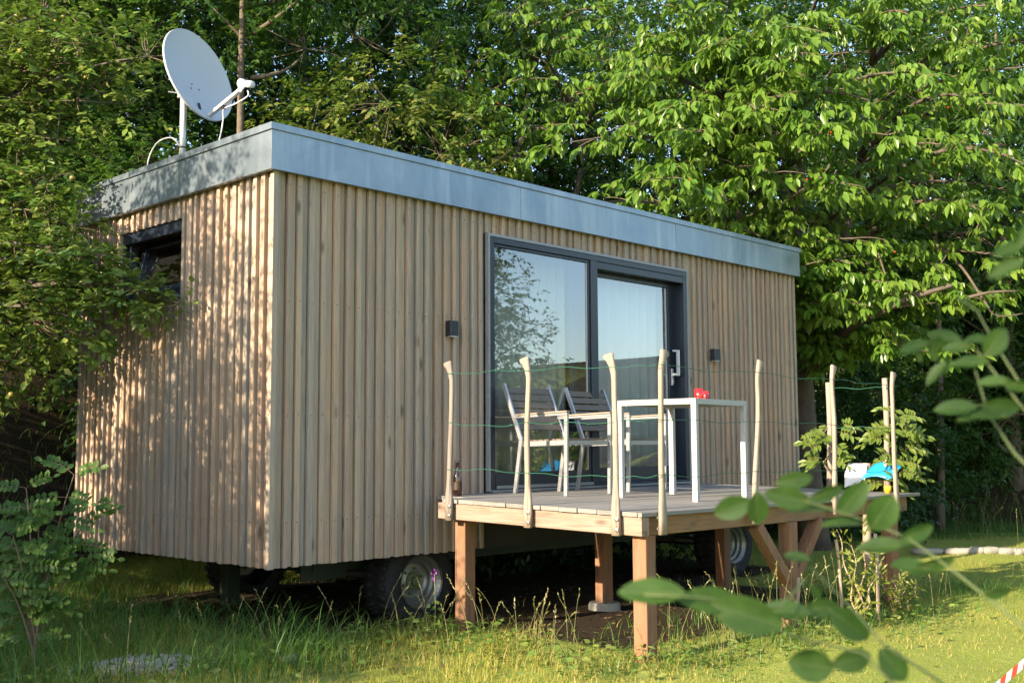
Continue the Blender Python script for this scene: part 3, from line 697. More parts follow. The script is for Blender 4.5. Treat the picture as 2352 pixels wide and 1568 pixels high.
# the sash leans inward on its lower edge
ss = MB(); framey(ss, WY0+.062, WY1-.062, WZ0+.058, WZ1-.062, .05, .10, .145)
gl = MB(); gl.box(.118, .123, WY0+.113, WY1-.113, WZ0+.109, WZ1-.113)
piv = Vector((.12, 0, WZ0+.06)); rt = Matrix.Rotation(R(13), 4, 'Y')
for q in (ss, gl): q.v = [tuple(rt @ (Vector(v)-piv)+piv) for v in q.v]
ss.build('window_sash', M['anth'], hut); gl.build('pane', M['glass'], hut)
# chassis
ch = MB(); ch.box(.75, 6.8, .62, .74, -.14, -.005); ch.box(.75, 6.8, 2.12, 2.24, -.14, -.005)
for x in (.8, 1.5, 3.0, 4.4, 5.85, 6.7): ch.box(x-.05, x+.05, .74, 2.12, -.12, -.02)
ch.box(.70, 1.12, .60, .615, -.19, -.005); ch.box(.80, .92, .585, .598, -.13, -.07, 0)
ch.build('chassis', M['chass'], hut)
MB().box(.06, HL-.01, .06, HW-.06, .002, .028).build('floor_panel', M['black'], hut)
for x in (1.5, 5.85):
    MB().tube([(x, .45, -.22), (x, 2.40, -.22)], .045, 10).build('axle', M['steel'], hut, True)
def wheel(x, y, face):
    """axis along y, rim opening towards face (-1 = viewer)"""
    Mx = Matrix.Translation((x, y, -.225)) @ Matrix.Rotation(R(90) if face < 0 else R(-90), 4, 'X')
    ty = MB(); prof = [(.200,.0),(.235,.012),(.285,.016),(.325,.0),(.345,-.035),(.352,-.10),(.352,-.20),(.345,-.27),(.32,-.30),(.24,-.315),(.20,-.30)]
    ty.lathe(prof, 44, Mx)
    for k in range(30):
        a = 2*PI*k/30
        for s in (-1, 1):
            c0 = Vector((math.cos(a)*.352, math.sin(a)*.352, -.15+s*.02)); a2 = a+s*.0+.09
            c1 = Vector((math.cos(a2)*.350, math.sin(a2)*.350, -.15+s*.125)); ty.bar(Mx @ c0, Mx @ c1, .03, .02, (Mx.to_3x3() @ Vector((math.cos(a), math.sin(a), 0))))
    w = ty.build('wheel', M['tyre'], hut, True)
    rimp = [(.205,.012),(.208,.004),(.196,-.012),(.176,-.030),(.168,-.060),(.150,-.072),(.146,-.105),(.128,-.118),(.105,-.118),(.075,-.112),(.068,-.108)]
    r = MB().lathe(rimp, 40, Mx).build('rim', M['rim'], w)
    hb = MB(); hb.lathe([(.0,-.055),(.03,-.057),(.034,-.062),(.034,-.088),(.066,-.094),(.070,-.122)], 24, Mx)
    for k in range(6):
        a = 2*PI*k/6+.3; hb.lathe([(.0,-.098),(.011,-.099),(.012,-.114)], 8, Mx @ Matrix.Translation((.096*math.cos(a), .096*math.sin(a), 0)))
    h = hb.build('hub', M['hubg'], w)
wheel(1.50, .16, -1); wheel(5.85, .16, -1); wheel(1.50, 2.70, 1); wheel(5.85, 2.70, 1)
for yy in (2.0,): MB().box(.92, 1.04, yy-.06, yy+.06, -.62, -.142, 0, .004).build('prop', M['chass'], hut)  # dark chassis colour stands in for shade on this wooden prop
# curtains hang inside
def curtain(name, x0, x1, y, z0, z1, mat, label, waves, amp=.022):
    n = max(24, int((x1-x0)*60)); vs = []; fs = []; rr = random.Random(int(x0*100))
    for i in range(n+1):
        t = i/n; x = x0+(x1-x0)*t; ph = t*waves*2*PI; yy = y+amp*math.sin(ph+.6*math.sin(ph*.37))
        for z in (z0, (z0+z1)/2, z1): vs.append((x, yy*(1 if z != z0 else 1)+(.006*math.sin(ph*1.7) if z == z0 else 0), z))
    for i in range(n):
        for j in range(2): a = i*3+j; fs.append((a, a+3, a+4, a+1))
    m = MB(); m.add(vs, fs); ob = m.build(name, mat, None, True)
    sol = ob.modifiers.new('cloth', 'SOLIDIFY'); sol.thickness = .003
    return tag(ob, label, 'curtain')
curtain('curtain', 3.66, 5.28, .27, .47, 2.5, M['curtain2'], 'pale sheer curtain drawn across the right door pane', 11)
curtain('curtain', 3.36, 3.45, .25, .47, 2.5, M['blind'], 'narrow slate blue curtain gathered beside the door mullion', 3, .025)
curtain('curtain', 3.46, 3.64, .25, .47, 2.5, M['curtain'], 'beige curtain bunched behind the door mullion', 4, .03)

curtain('curtain', 2.40, 3.34, .30, .47, 2.5, M['curtain'], 'thin greyish curtain drawn across the left door pane', 8, .02)

# ------------------------------------------------------------------ wall lamps
def lamp(x, z, label, w=.125, h=.125, d=.075):
    r = empty('wall_lamp', (x, .0, z), label, 'wall lamp', 'lamps on the front wall')
    b = MB(); b.box(x-w/2, x+w/2, -.006-d, .004, z-h/2, z+h/2, 0, .004); b.build('housing', M['lampm'], r)
    MB().box(x-w/2+.012, x+w/2-.012, -.004-d, -.012, z-h/2-.006, z-h/2-.001).build('light_slot', M['white'], r)
    MB().box(x-.02, x+.02, .005, .040, z-h/2+.02, z+h/2-.02).build('mount', M['steel'], r)
    return r
lamp(1.645, 1.712, 'small dark lamp on the boards left of the sliding door, above the bottle', .088, .118, .05)
lamp(5.27, 1.705, 'small dark lamp on the boards right of the sliding door', .105, .115, .05)

# ------------------------------------------------------------------ satellite dish
_c = at(457, 172, 8.70); mx, my = float(_c[0])-.27*.155, float(_c[1])+.96*.155
sd = empty('satellite_dish', (mx, my, 2.80), 'pale grey satellite dish on a steel mast above the roof', 'satellite dish')
MB().tube([(mx, my, 2.80), (mx, my, 3.72)], .026, 14).build('mast', M['mast'], sd, True)
MB().box(mx-.09, mx+.09, my-.09, my+.09, 2.801, 2.812).build('base_plate', M['mast'], sd)
nn = Vector((.27, -.96, .30)).normalized(); uu = (Vector((0,0,1))-nn*nn.z).normalized(); rr_ = uu.cross(nn).normalized()
c0 = Vector(at(457, 172, 8.70))
def dv(a, b, h): return c0+rr_*a+uu*b+nn*h
da, db, dd = .345, .378, .075
dm = MB(); vs = []; fs = []; nr, na = 10, 48
for i in range(nr+1):
    q = i/nr
    for k in range(na):
        th = 2*PI*k/na; vs.append(dv(da*q*math.cos(th), db*q*math.sin(th), -dd*(1-q*q)))
for i in range(nr):
    for k in range(na): a = i*na+k; b = i*na+(k+1)%na; fs.append((a, b, b+na, a+na))
o0 = len(vs)
for q, h in ((1.022, .004), (1.03, -.012), (1.0, -.018), (.9, -dd*.24-.012), (.6, -dd*.66-.008), (.05, -dd-.006)):
    for k in range(na):
        th = 2*PI*k/na; vs.append(dv(da*q*math.cos(th), db*q*math.sin(th), h))
rings = [nr*na]+[o0+j*na for j in range(6)]
for r0, r1 in zip(rings[:-1], rings[1:]):
    for k in range(na): fs.append((r0+k, r0+(k+1)%na, r1+(k+1)%na, r1+k))
dm.add(vs, fs); rfl = dm.build('reflector', M['dish'], sd, True)
br = MB(); hp = dv(0, -.05, -dd-.004); br.bar(hp, (mx, my, hp.z-.02), .05, .07); br.box(mx-.036, mx+.036, my-.036, my+.036, hp.z-.09, hp.z+.05, 0, .004)
for z in (-.05, .05): br.tube([(mx-.02, my+.03, hp.z+z), (mx-.10, my+.06, hp.z+z)], .006, 6)
br.build('bracket', M['mast'], sd)
lnb = Vector(at(562, 193, 8.42)); a0 = dv(.03, -db*.90, -.012)
arm = MB(); kn = lnb+Vector((0,0,-.055)); arm.bar(a0, kn-Vector((.03,-.02,.0)), .022, .034, nn); arm.bar(kn-Vector((.035,-.025,.004)), lnb, .022, .03); arm.build('feed_arm', M['white'], sd)
lb = MB(); ld = (dv(0, 0, -dd)-lnb).normalized(); q = Matrix.Translation(lnb) @ ld.to_track_quat('Z', 'Y').to_matrix().to_4x4()
lb.lathe([(.0,-.085),(.026,-.085),(.028,-.03),(.020,-.02),(.020,.005),(.034,.012),(.036,.045),(.0,.05)], 18, q); lb.build('feed_horn', M['white'], sd, True)
cbm = MB(); aa = a0.lerp(kn, .42)
cbm.tube(smooth_pts([lnb+Vector((.02,-.01,-.05)), kn+Vector((.015,-.02,-.04)), a0.lerp(kn, .75)+Vector((0,0,-.05)), aa+Vector((0,0,-.03)), aa+Vector((-.005,0,-.12)), aa+Vector((-.03,.0,-.26)), Vector((aa.x-.06, aa.y+.03, 3.0)), Vector((aa.x-.09, aa.y+.06, 2.82))]), .0055, 6)
cbm.build('cable', M['cable'], sd, True); cbm = MB(); cbm.tube(smooth_pts([(mx-.026, my, 3.13), (mx-.06, my+.06, 3.20), (mx-.09, my+.22, 3.19), (mx-.10, my+.34, 3.08), (mx-.10, my+.38, 2.90), (mx-.10, my+.40, 2.81)]), .0055, 6)
cbm.build('cable', M['cable'], sd, True)
ct = MB(); ct.tube([(mx, my, 3.115), (mx, my, 3.127)], .029, 12); ct.bar(aa-Vector((.012,0,.004)), aa+Vector((.012,0,-.004)), .03, .05); ct.build('cable_tie', M['seal'], sd)
for a, b in ((-.02, -.055), (.045, -.085), (-.045, -.10)):
    p = dv(a, b, -dd*(1-(a/da)**2-(b/db)**2)+.001); MB().tube([p, p+nn*.003], .006, 8).build('bolt', M['steel'], sd)
p = dv(-.045, -db*.80, -dd*(1-.64)+.002); MB().bar(p, p+uu*.055, .025, .004, nn).build('arm_plate', M['seal'], sd)

# ------------------------------------------------------------------ deck
def dz(x, y): return .435+.020*y-.002*(x-1.3)
X0, X1, YF = 1.265, 5.05, -2.14
deck = empty('deck', (3.15, -1.05, -.53), 'weathered timber deck on brown posts in front of the sliding door', 'deck')
bd = MB(); y = -.022; k = 0
while y > YF+.02:
    w_ = .160; y2 = max(YF, y-w_); xe = X1+(.0 if k % 3 else .02)+(.14 if y2 <= YF+.001 else 0); xs_ = (1.50 if y > -.2 else X0)-.012+rc.uniform(-.006, .006)
    zz = dz(3, (y+y2)/2); n0 = len(bd.v); bd.box(xs_, xe, y2+.003, y-.003, zz-.027, zz, 0, .003)
    bd.v[n0:] = [(v[0], v[1], v[2]-zz+dz(v[0], v[1])) for v in bd.v[n0:]]; y = y2; k += 1
bd.build('boards', M['deckbd'], deck)
def slope_beam(name, x0, x1, y0, y1, h, mat, top=.030):
    m = MB(); m.box(x0, x1, y0, y1, 0, h, 0, .004); m.v = [(v[0], v[1], dz(v[0], v[1])-top-h+v[2]) for v in m.v]; return m.build(name, mat, deck)
slope_beam('beam', X0+.004, X0+.078, -2.125, -.28, .115, M['beamy'])
slope_beam('beam', X0+.079, 3.30, -2.092, -2.03, .118, M['beamx']); slope_beam('beam', 3.303, X1-.03, -2.090, -2.028, .118, M['beamx'])
slope_beam('beam', X1-.085, X1-.02, -2.025, -.03, .112, M['beamy'])
slope_beam('beam', X0+.079, X1-.09, -.46, -.40, .115, M['beamx'])
for x in (2.0, 2.75, 3.5, 4.25): slope_beam('joist', x-.03, x+.03, -2.025, -.47, .10, M['beamy'])
def gpost(x, y, w=.105):
    g = float(ground_h(x, y)); t = dz(x, y)-.149
    m = MB(); m.box(x-w/2, x+w/2, y-w/2, y+w/2, g-.15, t, 0, .004); m.build('post', M['post'], deck)
for x, y in ((1.395, -.43), (2.97, -.43), (4.72, -.43), (1.395, -2.045), (3.11, -2.055), (4.75, -2.055)): gpost(x, y)
ft = MB(); ft.lathe([(.0,.0),(.12,.0),(.13,-.02),(.13,-.2)], 20, Matrix.Translation((2.97, -.43, -.47))); ft.build('footing', M['conc'], deck)
for s in (-1, 1):
    m = MB(); m.bar((3.11+s*.055, -2.055, -.17), (3.11+s*.44, -2.055, .235), .075, .085, (0, -1, 0)); m.build('brace', M['post'], deck)
bn = MB()
for x in (1.9, 3.2, 4.3): bn.box(x-.05, x+.05, -.028, .045, .30, .33)
bn.build('wall_bracket', M['steel'], deck)

# ------------------------------------------------------------------ fence posts made of old tool handles
def make_handle(sd=0):
    """a tool handle 1.13 m long: flat foot at z=0, knob at the top hooked to +x; thin along y"""
    st = [(0,.0,.088,.040),(.10,.0,.088,.040),(.17,-.002,.080,.040),(.26,-.004,.060,.040),(.36,-.003,.050,.039),(.55,.002,.049,.038),(.72,.004,.048,.037),(.86,.001,.046,.036),(.96,-.004,.045,.036),(1.00,-.004,.050,.037),(1.05,.006,.060,.038),(1.085,.020,.078,.040),(1.112,.032,.098,.041),(1.128,.036,.104,.040),(1.137,.036,.086,.028)]
    n = 16; vs = []; fs = []; rg = random.Random(sd); pa, pb, am = rg.uniform(0, 6), rg.uniform(0, 6), rg.uniform(.006, .013)
    zs = sorted(set([q[0] for q in st]+[.21,.31,.42,.48,.62,.67,.77,.81,.91])); st = [(z,)+tuple(float(np.interp(z, [q[0] for q in st], [q[j] for q in st])) for j in (1,2,3)) for z in zs]
    st = [(z, cx+am*math.sin(z*5.2+pa)*min(1, z*3), w*(.77+.03*math.sin(z*17+pb)), th*(.84+.04*math.sin(z*13+pa))) for z, cx, w, th in st]
    for z, cx, w, th in st:
        flat = .8 if z < .2 else .5
        for k in range(n):
            a = 2*PI*k/n; ca, sa = math.cos(a), math.sin(a); p = 2/(2+2*flat*.6)
            vs.append((cx+math.copysign(abs(ca)**p, ca)*w/2, math.copysign(abs(sa)**p, sa)*th/2, z+(.5*(cx+ca*w/2-.02) if z > 1.1 else 0)*-.5))
    for i in range(len(st)-1):
        for k in range(n): fs.append((i*n+k, i*n+(k+1)%n, (i+1)*n+(k+1)%n, (i+1)*n+k))
    fs += [tuple(range(n-1,-1,-1)), tuple((len(st)-1)*n+k for k in range(n))]
    return vs, fs
FP = 'tool handle posts of the deck railing'
HSEED = [0]; BLT = None; RIGHTP = []
def fence_post(x, y, z0, rz, lean, label, sc=1., bolts=True, mat='handle'):
    global BLT
    r = empty('fence_post', (x, y, z0), label, 'fence post', FP)
    HSEED[0] += 1; hv, hf = make_handle(HSEED[0]); ob = MB().add(hv, hf).build('handle', M[mat], None, True); ob.parent = r
    if bolts:
        for z in (.035, .10):
            if BLT is None: b = MB().lathe([(.0,-.029),(.008,-.028),(.0095,-.023),(.014,-.022),(.014,-.018)], 10, Matrix.Rotation(0, 4, 'X')).build('bolt', M['bolt'], None); b.data.transform(Matrix.Rotation(R(-90), 4, 'X')); b.data.transform(Matrix.Translation((-.015, 0, 0))); b.data.transform(Matrix.Scale(-1, 4, (0,1,0))); BLT = b.data; b.parent = r
            else: b = bpy.data.objects.new('bolt', BLT); COL.objects.link(b); b.parent = r
            b.location = (0, 0, z)
    r.rotation_euler = (lean[0], lean[1], rz); r.scale = (sc,)*3
    return r
LX = X0-.032; FY = -2.164
# left edge: knobs towards the wall (+y); outer face = -x
fence_post(LX, -.435, .278, R(90), (R(0), R(-1.2)), 'tool handle post coloured grey as in shade, nearest the hut wall, beside the brown bottle', mat='handle_shaded')
fence_post(LX, -1.205, .262, R(90), (R(0), R(-.3)), 'tool handle post in the middle of the short left deck side')
fence_post(LX, -1.955, .248, R(90), (R(0), R(.2)), 'tool handle post on the short left deck side, left neighbour of the corner post')
fence_post(1.43, FY, .252, 0, (0, R(.6)), 'pale tool handle post at the near front corner of the deck', 1.015)
fence_post(2.50, FY, .262, 0, (0, R(4.2)), 'pale leaning tool handle post on the long deck edge, right of the table')
fence_post(3.64, FY, .272, 0, (0, R(.4)), 'tool handle post on the long deck edge, in front of the left climbing plant')
fence_post(4.68, FY, .268, 0, (0, R(-1.2)), 'tool handle post at the far right end of the long deck edge')
def pole(x, y, z0, z1, dx, dy, r0, label, name='fence_post', cat='fence post', grp=None, mat='handle'):
    rt_ = empty(name, (x, y, z0), label, cat, grp); m = MB()
    pts = [(x+dx*t+.006*math.sin(t*5+x), y+dy*t+.006*math.cos(t*4), z0+(z1-z0)*t) for t in np.linspace(0, 1, 7)]
    m.tube(pts, [r0*1.15, r0*1.05, r0, r0*.98, r0*.95, r0*.95, r0*.9], 10); m.build('pole', M[mat], rt_, True); return rt_
XR = X1-.03
RP = 'round poles at the far end of the deck'
pole(XR, -1.39, dz(5, -1.4), 1.36, .0, .0, .026, 'plain round pole at the far deck end, behind the left climbing plant', grp=RP)
pole(XR, -1.93, dz(5, -1.9), 1.375, .0, .0, .026, 'plain round pole at the far deck end, behind the right climbing plant', grp=RP)
# wires
def wire(pts, label, r=.0023):
    m = MB(); P = []
    for a, b in zip(pts[:-1], pts[1:]):
        a, b = Vector(a), Vector(b); n = 12; ph = random.uniform(0, 6); am = random.uniform(-.008, .034)
        for i in range(n):
            t = i/n; p = a.lerp(b, t); p.z += -am*4*t*(1-t)+.010*math.sin(t*9+ph)*math.sin(PI*t); P.append(p)
    P.append(Vector(pts[-1])); m.tube(P, r, 6); o_ = m.build('fence_wire', M['wire'], None, True)
    return tag(o_, label, 'wire', 'green wires of the deck railing')
for zf, nm in ((1.045, 'topmost'), (.70, 'middle'), (.36, 'lowest')):
    xs_ = .0; lx = LX-.018; fy = FY-.017
    wire([(lx, -.435, .278+zf), (lx, -1.205, .262+zf), (lx, -1.955, .248+zf), (1.385, fy, .252+zf+.01), (2.455+.073*zf, fy, .262+zf), (3.60, fy, .272+zf-.02), (4.625-.02*zf, fy, .268+zf-.03)], nm+' green wire strung along the tool handle posts')
    wire([(4.61, FY+.022, .268+zf-.03), (XR, -1.955, .40+zf-.15), (XR, -1.365, .41+zf-.15)], nm+' green wire at the far right end of the deck')

# ------------------------------------------------------------------ table, chairs and small things
T0 = np.array([2.47, -1.71]); T1 = np.array([3.26, -1.64]); T3 = np.array([2.42, -1.03])   # corners near-right, far-right, near-left
tx = nrm(T1-T0); ty = nrm(T3-T0); la, lb_ = np.linalg.norm(T1-T0), np.linalg.norm(T3-T0)
ang = math.atan2(tx[1], tx[0]); tz = dz(*((T1+T3)/2)); TH = .742
table = empty('garden_table', (float(T0[0]), float(T0[1]), dz(*T0)), 'pale metal garden table with slatted top on the deck', 'table'); table.rotation_euler = (0, 0, ang)
lw = .042
for px_, py_ in ((0, 0), (la-lw, 0), (0, lb_-lw), (la-lw, lb_-lw)):
    wx = T0+tx*px_+ty*py_; g = dz(*wx)-dz(*T0)
    m = MB(); m.box(px_, px_+lw, py_, py_+lw, g, TH-.0405, 0, .003); m.build('leg', M['tablemetal'], table, rel=False)
m = MB()
for a in ((0, la, 0, lw), (0, la, lb_-lw, lb_), (0, lw, lw, lb_-lw), (la-lw, la, lw, lb_-lw)): m.box(a[0], a[1], a[2], a[3], TH-.040, TH, 0, .0)
m.build('frame', M['tablemetal'], table, rel=False)
m = MB(); n = 7; sw = (la-2*lw-.01)/n
for i in range(n): m.box(lw+.006+i*sw, lw+.006+(i+1)*sw-.006, lw+.002, lb_-lw-.002, TH-.012, TH+.002, 0, .0)
m.build('tabletop', M['slat'], table, rel=False)
m = MB(); m.box(lw, la-lw, lb_/2-.02, lb_/2+.02, TH-.034, TH-.0125); m.build('cross_bar', M['tablemetal'], table, rel=False)
def on_table(a, b): w_ = T0+tx*a+ty*b; return float(w_[0]), float(w_[1]), dz(*T0)+TH+.0025
def candle(a, b, r, h, label):
    x, y, z = on_table(a, b); e_ = empty('candle_glass', (x, y, z), label, 'candle glass', 'red candle glasses')
    MB().lathe([(.0,.0),(r*.86,.0),(r*.9,.004),(r,h),(r*.93,h),(r*.84,.012),(.0,.010)], 24, Matrix.Translation((x, y, z))).build('glass', M['red'], e_, True)
    MB().lathe([(.0,h*.55),(r*.82,h*.55),(r*.8,.013)], 20, Matrix.Translation((x, y, z))).build('candle', M['wax'], e_, True)
candle(.155, .06, .035, .072, 'larger red candle glass on the near corner of the table')
candle(.30, .085, .027, .058, 'smaller red candle glass on the table, right of the larger one')
def make_chair(name, label, loc, rz):
    """x to the sitter's left when facing -y ... local: front is -y, width along x 0..w"""
    r = empty(name, loc, label, 'chair', 'garden chairs on the deck'); w, d = .55, .50
    def leg(x, top, y0, y1, y2=None):
        m = MB()
        if y2 is None: m.bar((x, y0, 0), (x, y1, top), .034, .020, (1,0,0), 0, .002)
        else:
            m.bar((x, y0, 0), (x, y1, .43), .034, .020, (1,0,0), 0, .002); m.bar((x, y1, .425), (x, y2, top), .034, .020, (1,0,0), 0, .002)
        return m.build('leg', M['alu'], r, rel=False)
    hw = w/2-.012
    for s in (-1, 1):
        leg(s*hw, .612, -d/2, -d/2-.01); leg(s*hw, .875, d/2+.035, d/2-.035, d/2+.155)
        m = MB(); m.bar((s*hw, -d/2-.03, .622), (s*hw, d/2+.04, .606), .032, .018, (0,0,1), 0, .002); m.build('armrest_bar', M['alu'], r, rel=False)
        m = MB(); m.bar((s*hw, -d/2-.03, .6405), (s*hw, d/2+.01, .6245), .040, .012, (0,0,1), 0, .002); m.build('armrest', M['armwood'], r, rel=False)
    m = MB()
    for s in (-1, 1): m.bar((s*(hw-.0245), -d/2, .405), (s*(hw-.0245), d/2-.02, .392), .02, .038)
    m.bar((-hw+.03, -d/2, .403), (hw-.03, -d/2, .403), .022, .036); m.bar((-hw+.03, d/2-.04, .392), (hw-.03, d/2-.04, .392), .022, .036); m.build('seat_frame', M['alu'], r, rel=False)
    m = MB(); n = 7
    for i in range(n):
        yy = -d/2+.045+i*.062; m.bar((-hw+.04, yy, .430-.002*i), (hw-.04, yy, .430-.002*i), .054, .012, (0,0,1), 0, .002)
    m.build('seat', M['slat'], r, rel=False)
    m = MB(); n = 6
    for i in range(n):
        t = (i+.5)/n; z = .50+.355*t; yy = d/2-.035+(z-.43)/(.875-.43)*.19-.004
        m.bar((-hw+.014, yy, z), (hw-.014, yy, z), .012, .053, (0,.39,.92), 0, .002)
    m.build('backrest', M['slat'], r, rel=False)
    return r
c1c = np.array([(2.03+2.56+2.14+2.68)/4, (-.31-.09-.80-.63)/4])
c1c = c1c+np.array([.10,-.0])
ch1 = make_chair('garden_chair', 'left metal garden chair with dark slatted back, nearer the bottle', (float(c1c[0]), float(c1c[1]), dz(*c1c)), math.atan2(.20, .54))
c2c = np.array([3.31, -.37])
ch2 = dup(ch1, (float(c2c[0]), float(c2c[1]), dz(*c2c)), R(2), 1, 'right metal garden chair with dark slatted back, nearer the table')
bt = empty('beer_bottle', (1.565, -.17, dz(1.565, -.17)), 'brown glass bottle on the deck corner by the wall', 'bottle')
MB().lathe([(.0,.002),(.030,.0),(.033,.006),(.033,.135),(.030,.155),(.018,.185),(.0135,.205),(.0125,.245),(.0145,.247),(.0145,.258),(.011,.260),(.009,.255)], 24, Matrix.Translation(bt.location)).build('body', M['bottle'], bt, True)
MB().lathe([(.0336,.045),(.0338,.05),(.0338,.10),(.0336,.105)], 24, Matrix.Translation(bt.location)).build('paper_label', princ('brown paper label', (.035,.016,.007), .6), bt, True)
# towel and blue sheet over the lowest wire at the far end
def drape(name, x, yc, w, z, dl, dr_, mat, label, cat, flare=.10, ph=0.):
    nu, nv = 14, 18; vs = []; fs = []
    for i in range(nu+1):
        u = i/nu-.5
        for j in range(nv+1):
            v = j/nv*2-1; a = abs(v); ln = (dl if v < 0 else dr_)*a
            off = math.copysign(min(a*8, 1)*.012+flare*ln, v) + .010*math.sin(u*9+ph)*a
            vs.append((x+off, yc+u*w*(1+.25*a*dl)+.012*math.sin(v*4+u*5)*a, z+.006*(1-min(1, a*8))-ln+.012*math.sin(u*7+ph)*a))
    for i in range(nu):
        for j in range(nv): a = i*(nv+1)+j; fs.append((a, a+nv+1, a+nv+2, a+1))
    m = MB(); m.add(vs, fs); o_ = m.build(name, mat, None, True); s = o_.modifiers.new('cloth', 'SOLIDIFY'); s.thickness = .004
    return tag(o_, label, cat)
drape('towel', XR-.002, -1.655, .19, .625, .20, .19, M['towel'], 'white towel hung over the lowest wire at the far deck end', 'towel', .32)
m = MB(); vs = []; fs = []
for i in range(9):
    for j in range(7):
        u, v = i/8, j/6; vs.append((XR-.13+.15*v+.03*math.sin(v*PI), -1.74-.27*u-.05*v, .50+.125*v+.045*math.sin(u*2.6)-.03*u+.02*math.sin(v*PI)))
for i in range(8):
    for j in range(6): a = i*7+j; fs.append((a, a+7, a+8, a+1))
m.add(vs, fs); bs = m.build('plastic_sheet', M['blue'], None, True); s = bs.modifiers.new('sheet', 'SOLIDIFY'); s.thickness = .003
tag(bs, 'bent blue plastic sheet over the lowest wire beside the white towel', 'plastic sheet')
yj = empty('jar', (4.80, -2.03, dz(4.8, -2.03)), 'small yellow jar with pale foot on the right end of the deck', 'jar')
MB().lathe([(.0,.0),(.022,.0),(.020,.018),(.030,.022),(.031,.065),(.026,.067),(.0,.06)], 18, Matrix.Translation(yj.location)).build('body', M['yellow'], yj, True)

# ------------------------------------------------------------------ plants around the deck
def compound_leaf(rng, base, d, L, pairs, lw_, T, droop=.25, ar=.42, term=True, face=None):
    """rachis tube pts + leaflet arrays"""
    d = nrm(np.array(d, float)); sd_ = nrm(np.cross(d, [0,0,1.])); upn = np.cross(sd_, d); pts = []
    if face is not None: upn = nrm(upn+face*1.6); sd_ = nrm(np.cross(d, upn))
    for t in np.linspace(0, 1, 6): pts.append(base+d*L*t-np.array([0,0,droop*L*t*t]))
    O, X, N = [], [], []
    for i in range(pairs):
        t = .22+.74*i/pairs; p = base+d*L*t-np.array([0,0,droop*L*t*t])
        for s in (-1, 1): O.append(p); X.append(sd_*s+d*.35+rng.normal(size=3)*.12-np.array([0,0,.12])); N.append(upn+sd_*s*.25+rng.normal(size=3)*.15)
    if term: O.append(pts[-1]); X.append(d-np.array([0,0,droop])); N.append(upn+rng.normal(size=3)*.1)
    O, X, N = np.array(O), np.array(X), np.array(N); Ls = lw_*rng.uniform(.85, 1.12, len(O))
    return pts, leaves(T, O, X, nrm(N), Ls, Ls*ar)
def climber(name, label, x, y, z0, zl, zh, rad, n, seed):
    rng = np.random.default_rng(seed); B = np.array([x, y, z0]); r = empty(name, tuple(B), label, 'climbing plant', 'climbing plants at the far deck end')
    st = MB(); pts = [B+np.array([.035*math.sin(t*14), .035*math.cos(t*14), t*(zh-z0)]) for t in np.linspace(0, 1, 26)]; st.tube(pts, np.linspace(.010, .004, 26).tolist(), 5)
    parts = []
    for i in range(n):
        zz = rng.uniform(zl, zh); a = rng.uniform(0, 2*PI); dd = np.array([math.cos(a), math.sin(a), rng.uniform(-.1, .5)]); base = np.array([x, y, zz])+dd*rng.uniform(.02, .12)
        rp, lf = compound_leaf(rng, base, dd, rad*rng.uniform(.6, 1.1), 4, .088, T_LEAF, .5, .40, face=-FWD*.7); st.tube(rp, .0018, 3, cap=False); parts.append(lf)
    V, F = join(parts); st.build('stem', M['twig'], r); mesh_np('foliage', V-B, F, M['leafw'], r); return r
climber('climbing_plant', 'climbing plant with long pinnate leaves on the left pair of poles', XR-.05, -1.40, .40, .62, .96, .15, 24, 31)
climber('climbing_plant', 'larger climbing plant with long pinnate leaves on the right pair of poles', XR+.05, -1.96, .40, .40, 1.10, .17, 44, 32)
def willow(label, x, y, H, seed, n):
    rng = np.random.default_rng(seed); z0 = float(ground_h(x, y))-.02; B = np.array([x, y, z0]); r = empty('corkscrew_willow', tuple(B), label, 'young willow', 'young corkscrew willows in front of the deck'); st = MB(); O, D = [], []
    for k in range(4):
        a = k*1.7; pts = [B+np.array([math.cos(a)*.05*t*3+.025*math.sin(t*19+k), math.sin(a)*.05*t*3+.025*math.cos(t*17+k), H*t*(1-.12*k)]) for t in np.linspace(0, 1, 22)]
        st.tube(pts, np.linspace(.009, .002, 22).tolist(), 5)
        for p in pts[3:]:
            for _ in range(n): O.append(p+rng.normal(size=3)*.015); D.append(rvec(rng, 1)[0]+np.array([0,0,.1]))
    O, D = np.array(O), np.array(D); Ls = rng.uniform(.05, .09, len(O)); T = (np.array([[0,0,0],[.3,.5,.06],[.3,-.5,.0],[.65,.4,-.12],[.65,-.4,-.02],[1,0,-.3]]), np.array([[0,2,1],[1,2,3],[2,4,3],[3,4,5]]))
    V, F = leaves(T, O, D, rvec(rng, len(O)), Ls, Ls*.2); st.build('stem', M['stick'], r); mesh_np('foliage', V-B, F, M['leafk'], r); return r
w1 = at_xy(1962, 8.3); willow('tall yellow-green corkscrew willow in front of the long deck edge', w1[0], w1[1], .80, 5, 3)
w2 = at_xy(2050, 8.85); willow('short yellow-green corkscrew willow by the far right deck post', w2[0], w2[1], .43, 6, 3)
def stake(px0, py0, px1, py1, dep, r0, label, mat='stick'):
    a, b = at(px0, py0, dep), at(px1, py1, dep); z = float(ground_h(b[0], b[1]))-.05
    return pole(b[0], b[1], z, a[2], a[0]-b[0], a[1]-b[1], r0, label, 'wooden_stake', 'stake', 'wooden stakes by the deck', mat)
stake(1918, 1238, 1940, 1395, 8.4, .013, 'thin bare stake leaning left of the tall willow')
stake(2009, 1225, 2020, 1392, 8.7, .014, 'bare stake just right of the tall willow')
stake(1832, 1325, 1827, 1396, 8.1, .015, 'short pale peg beside the post with the two braces')
stake(1990, 1063, 1990, 1250, 12.2, .045, 'short grey stump of a post seen above the white towel')

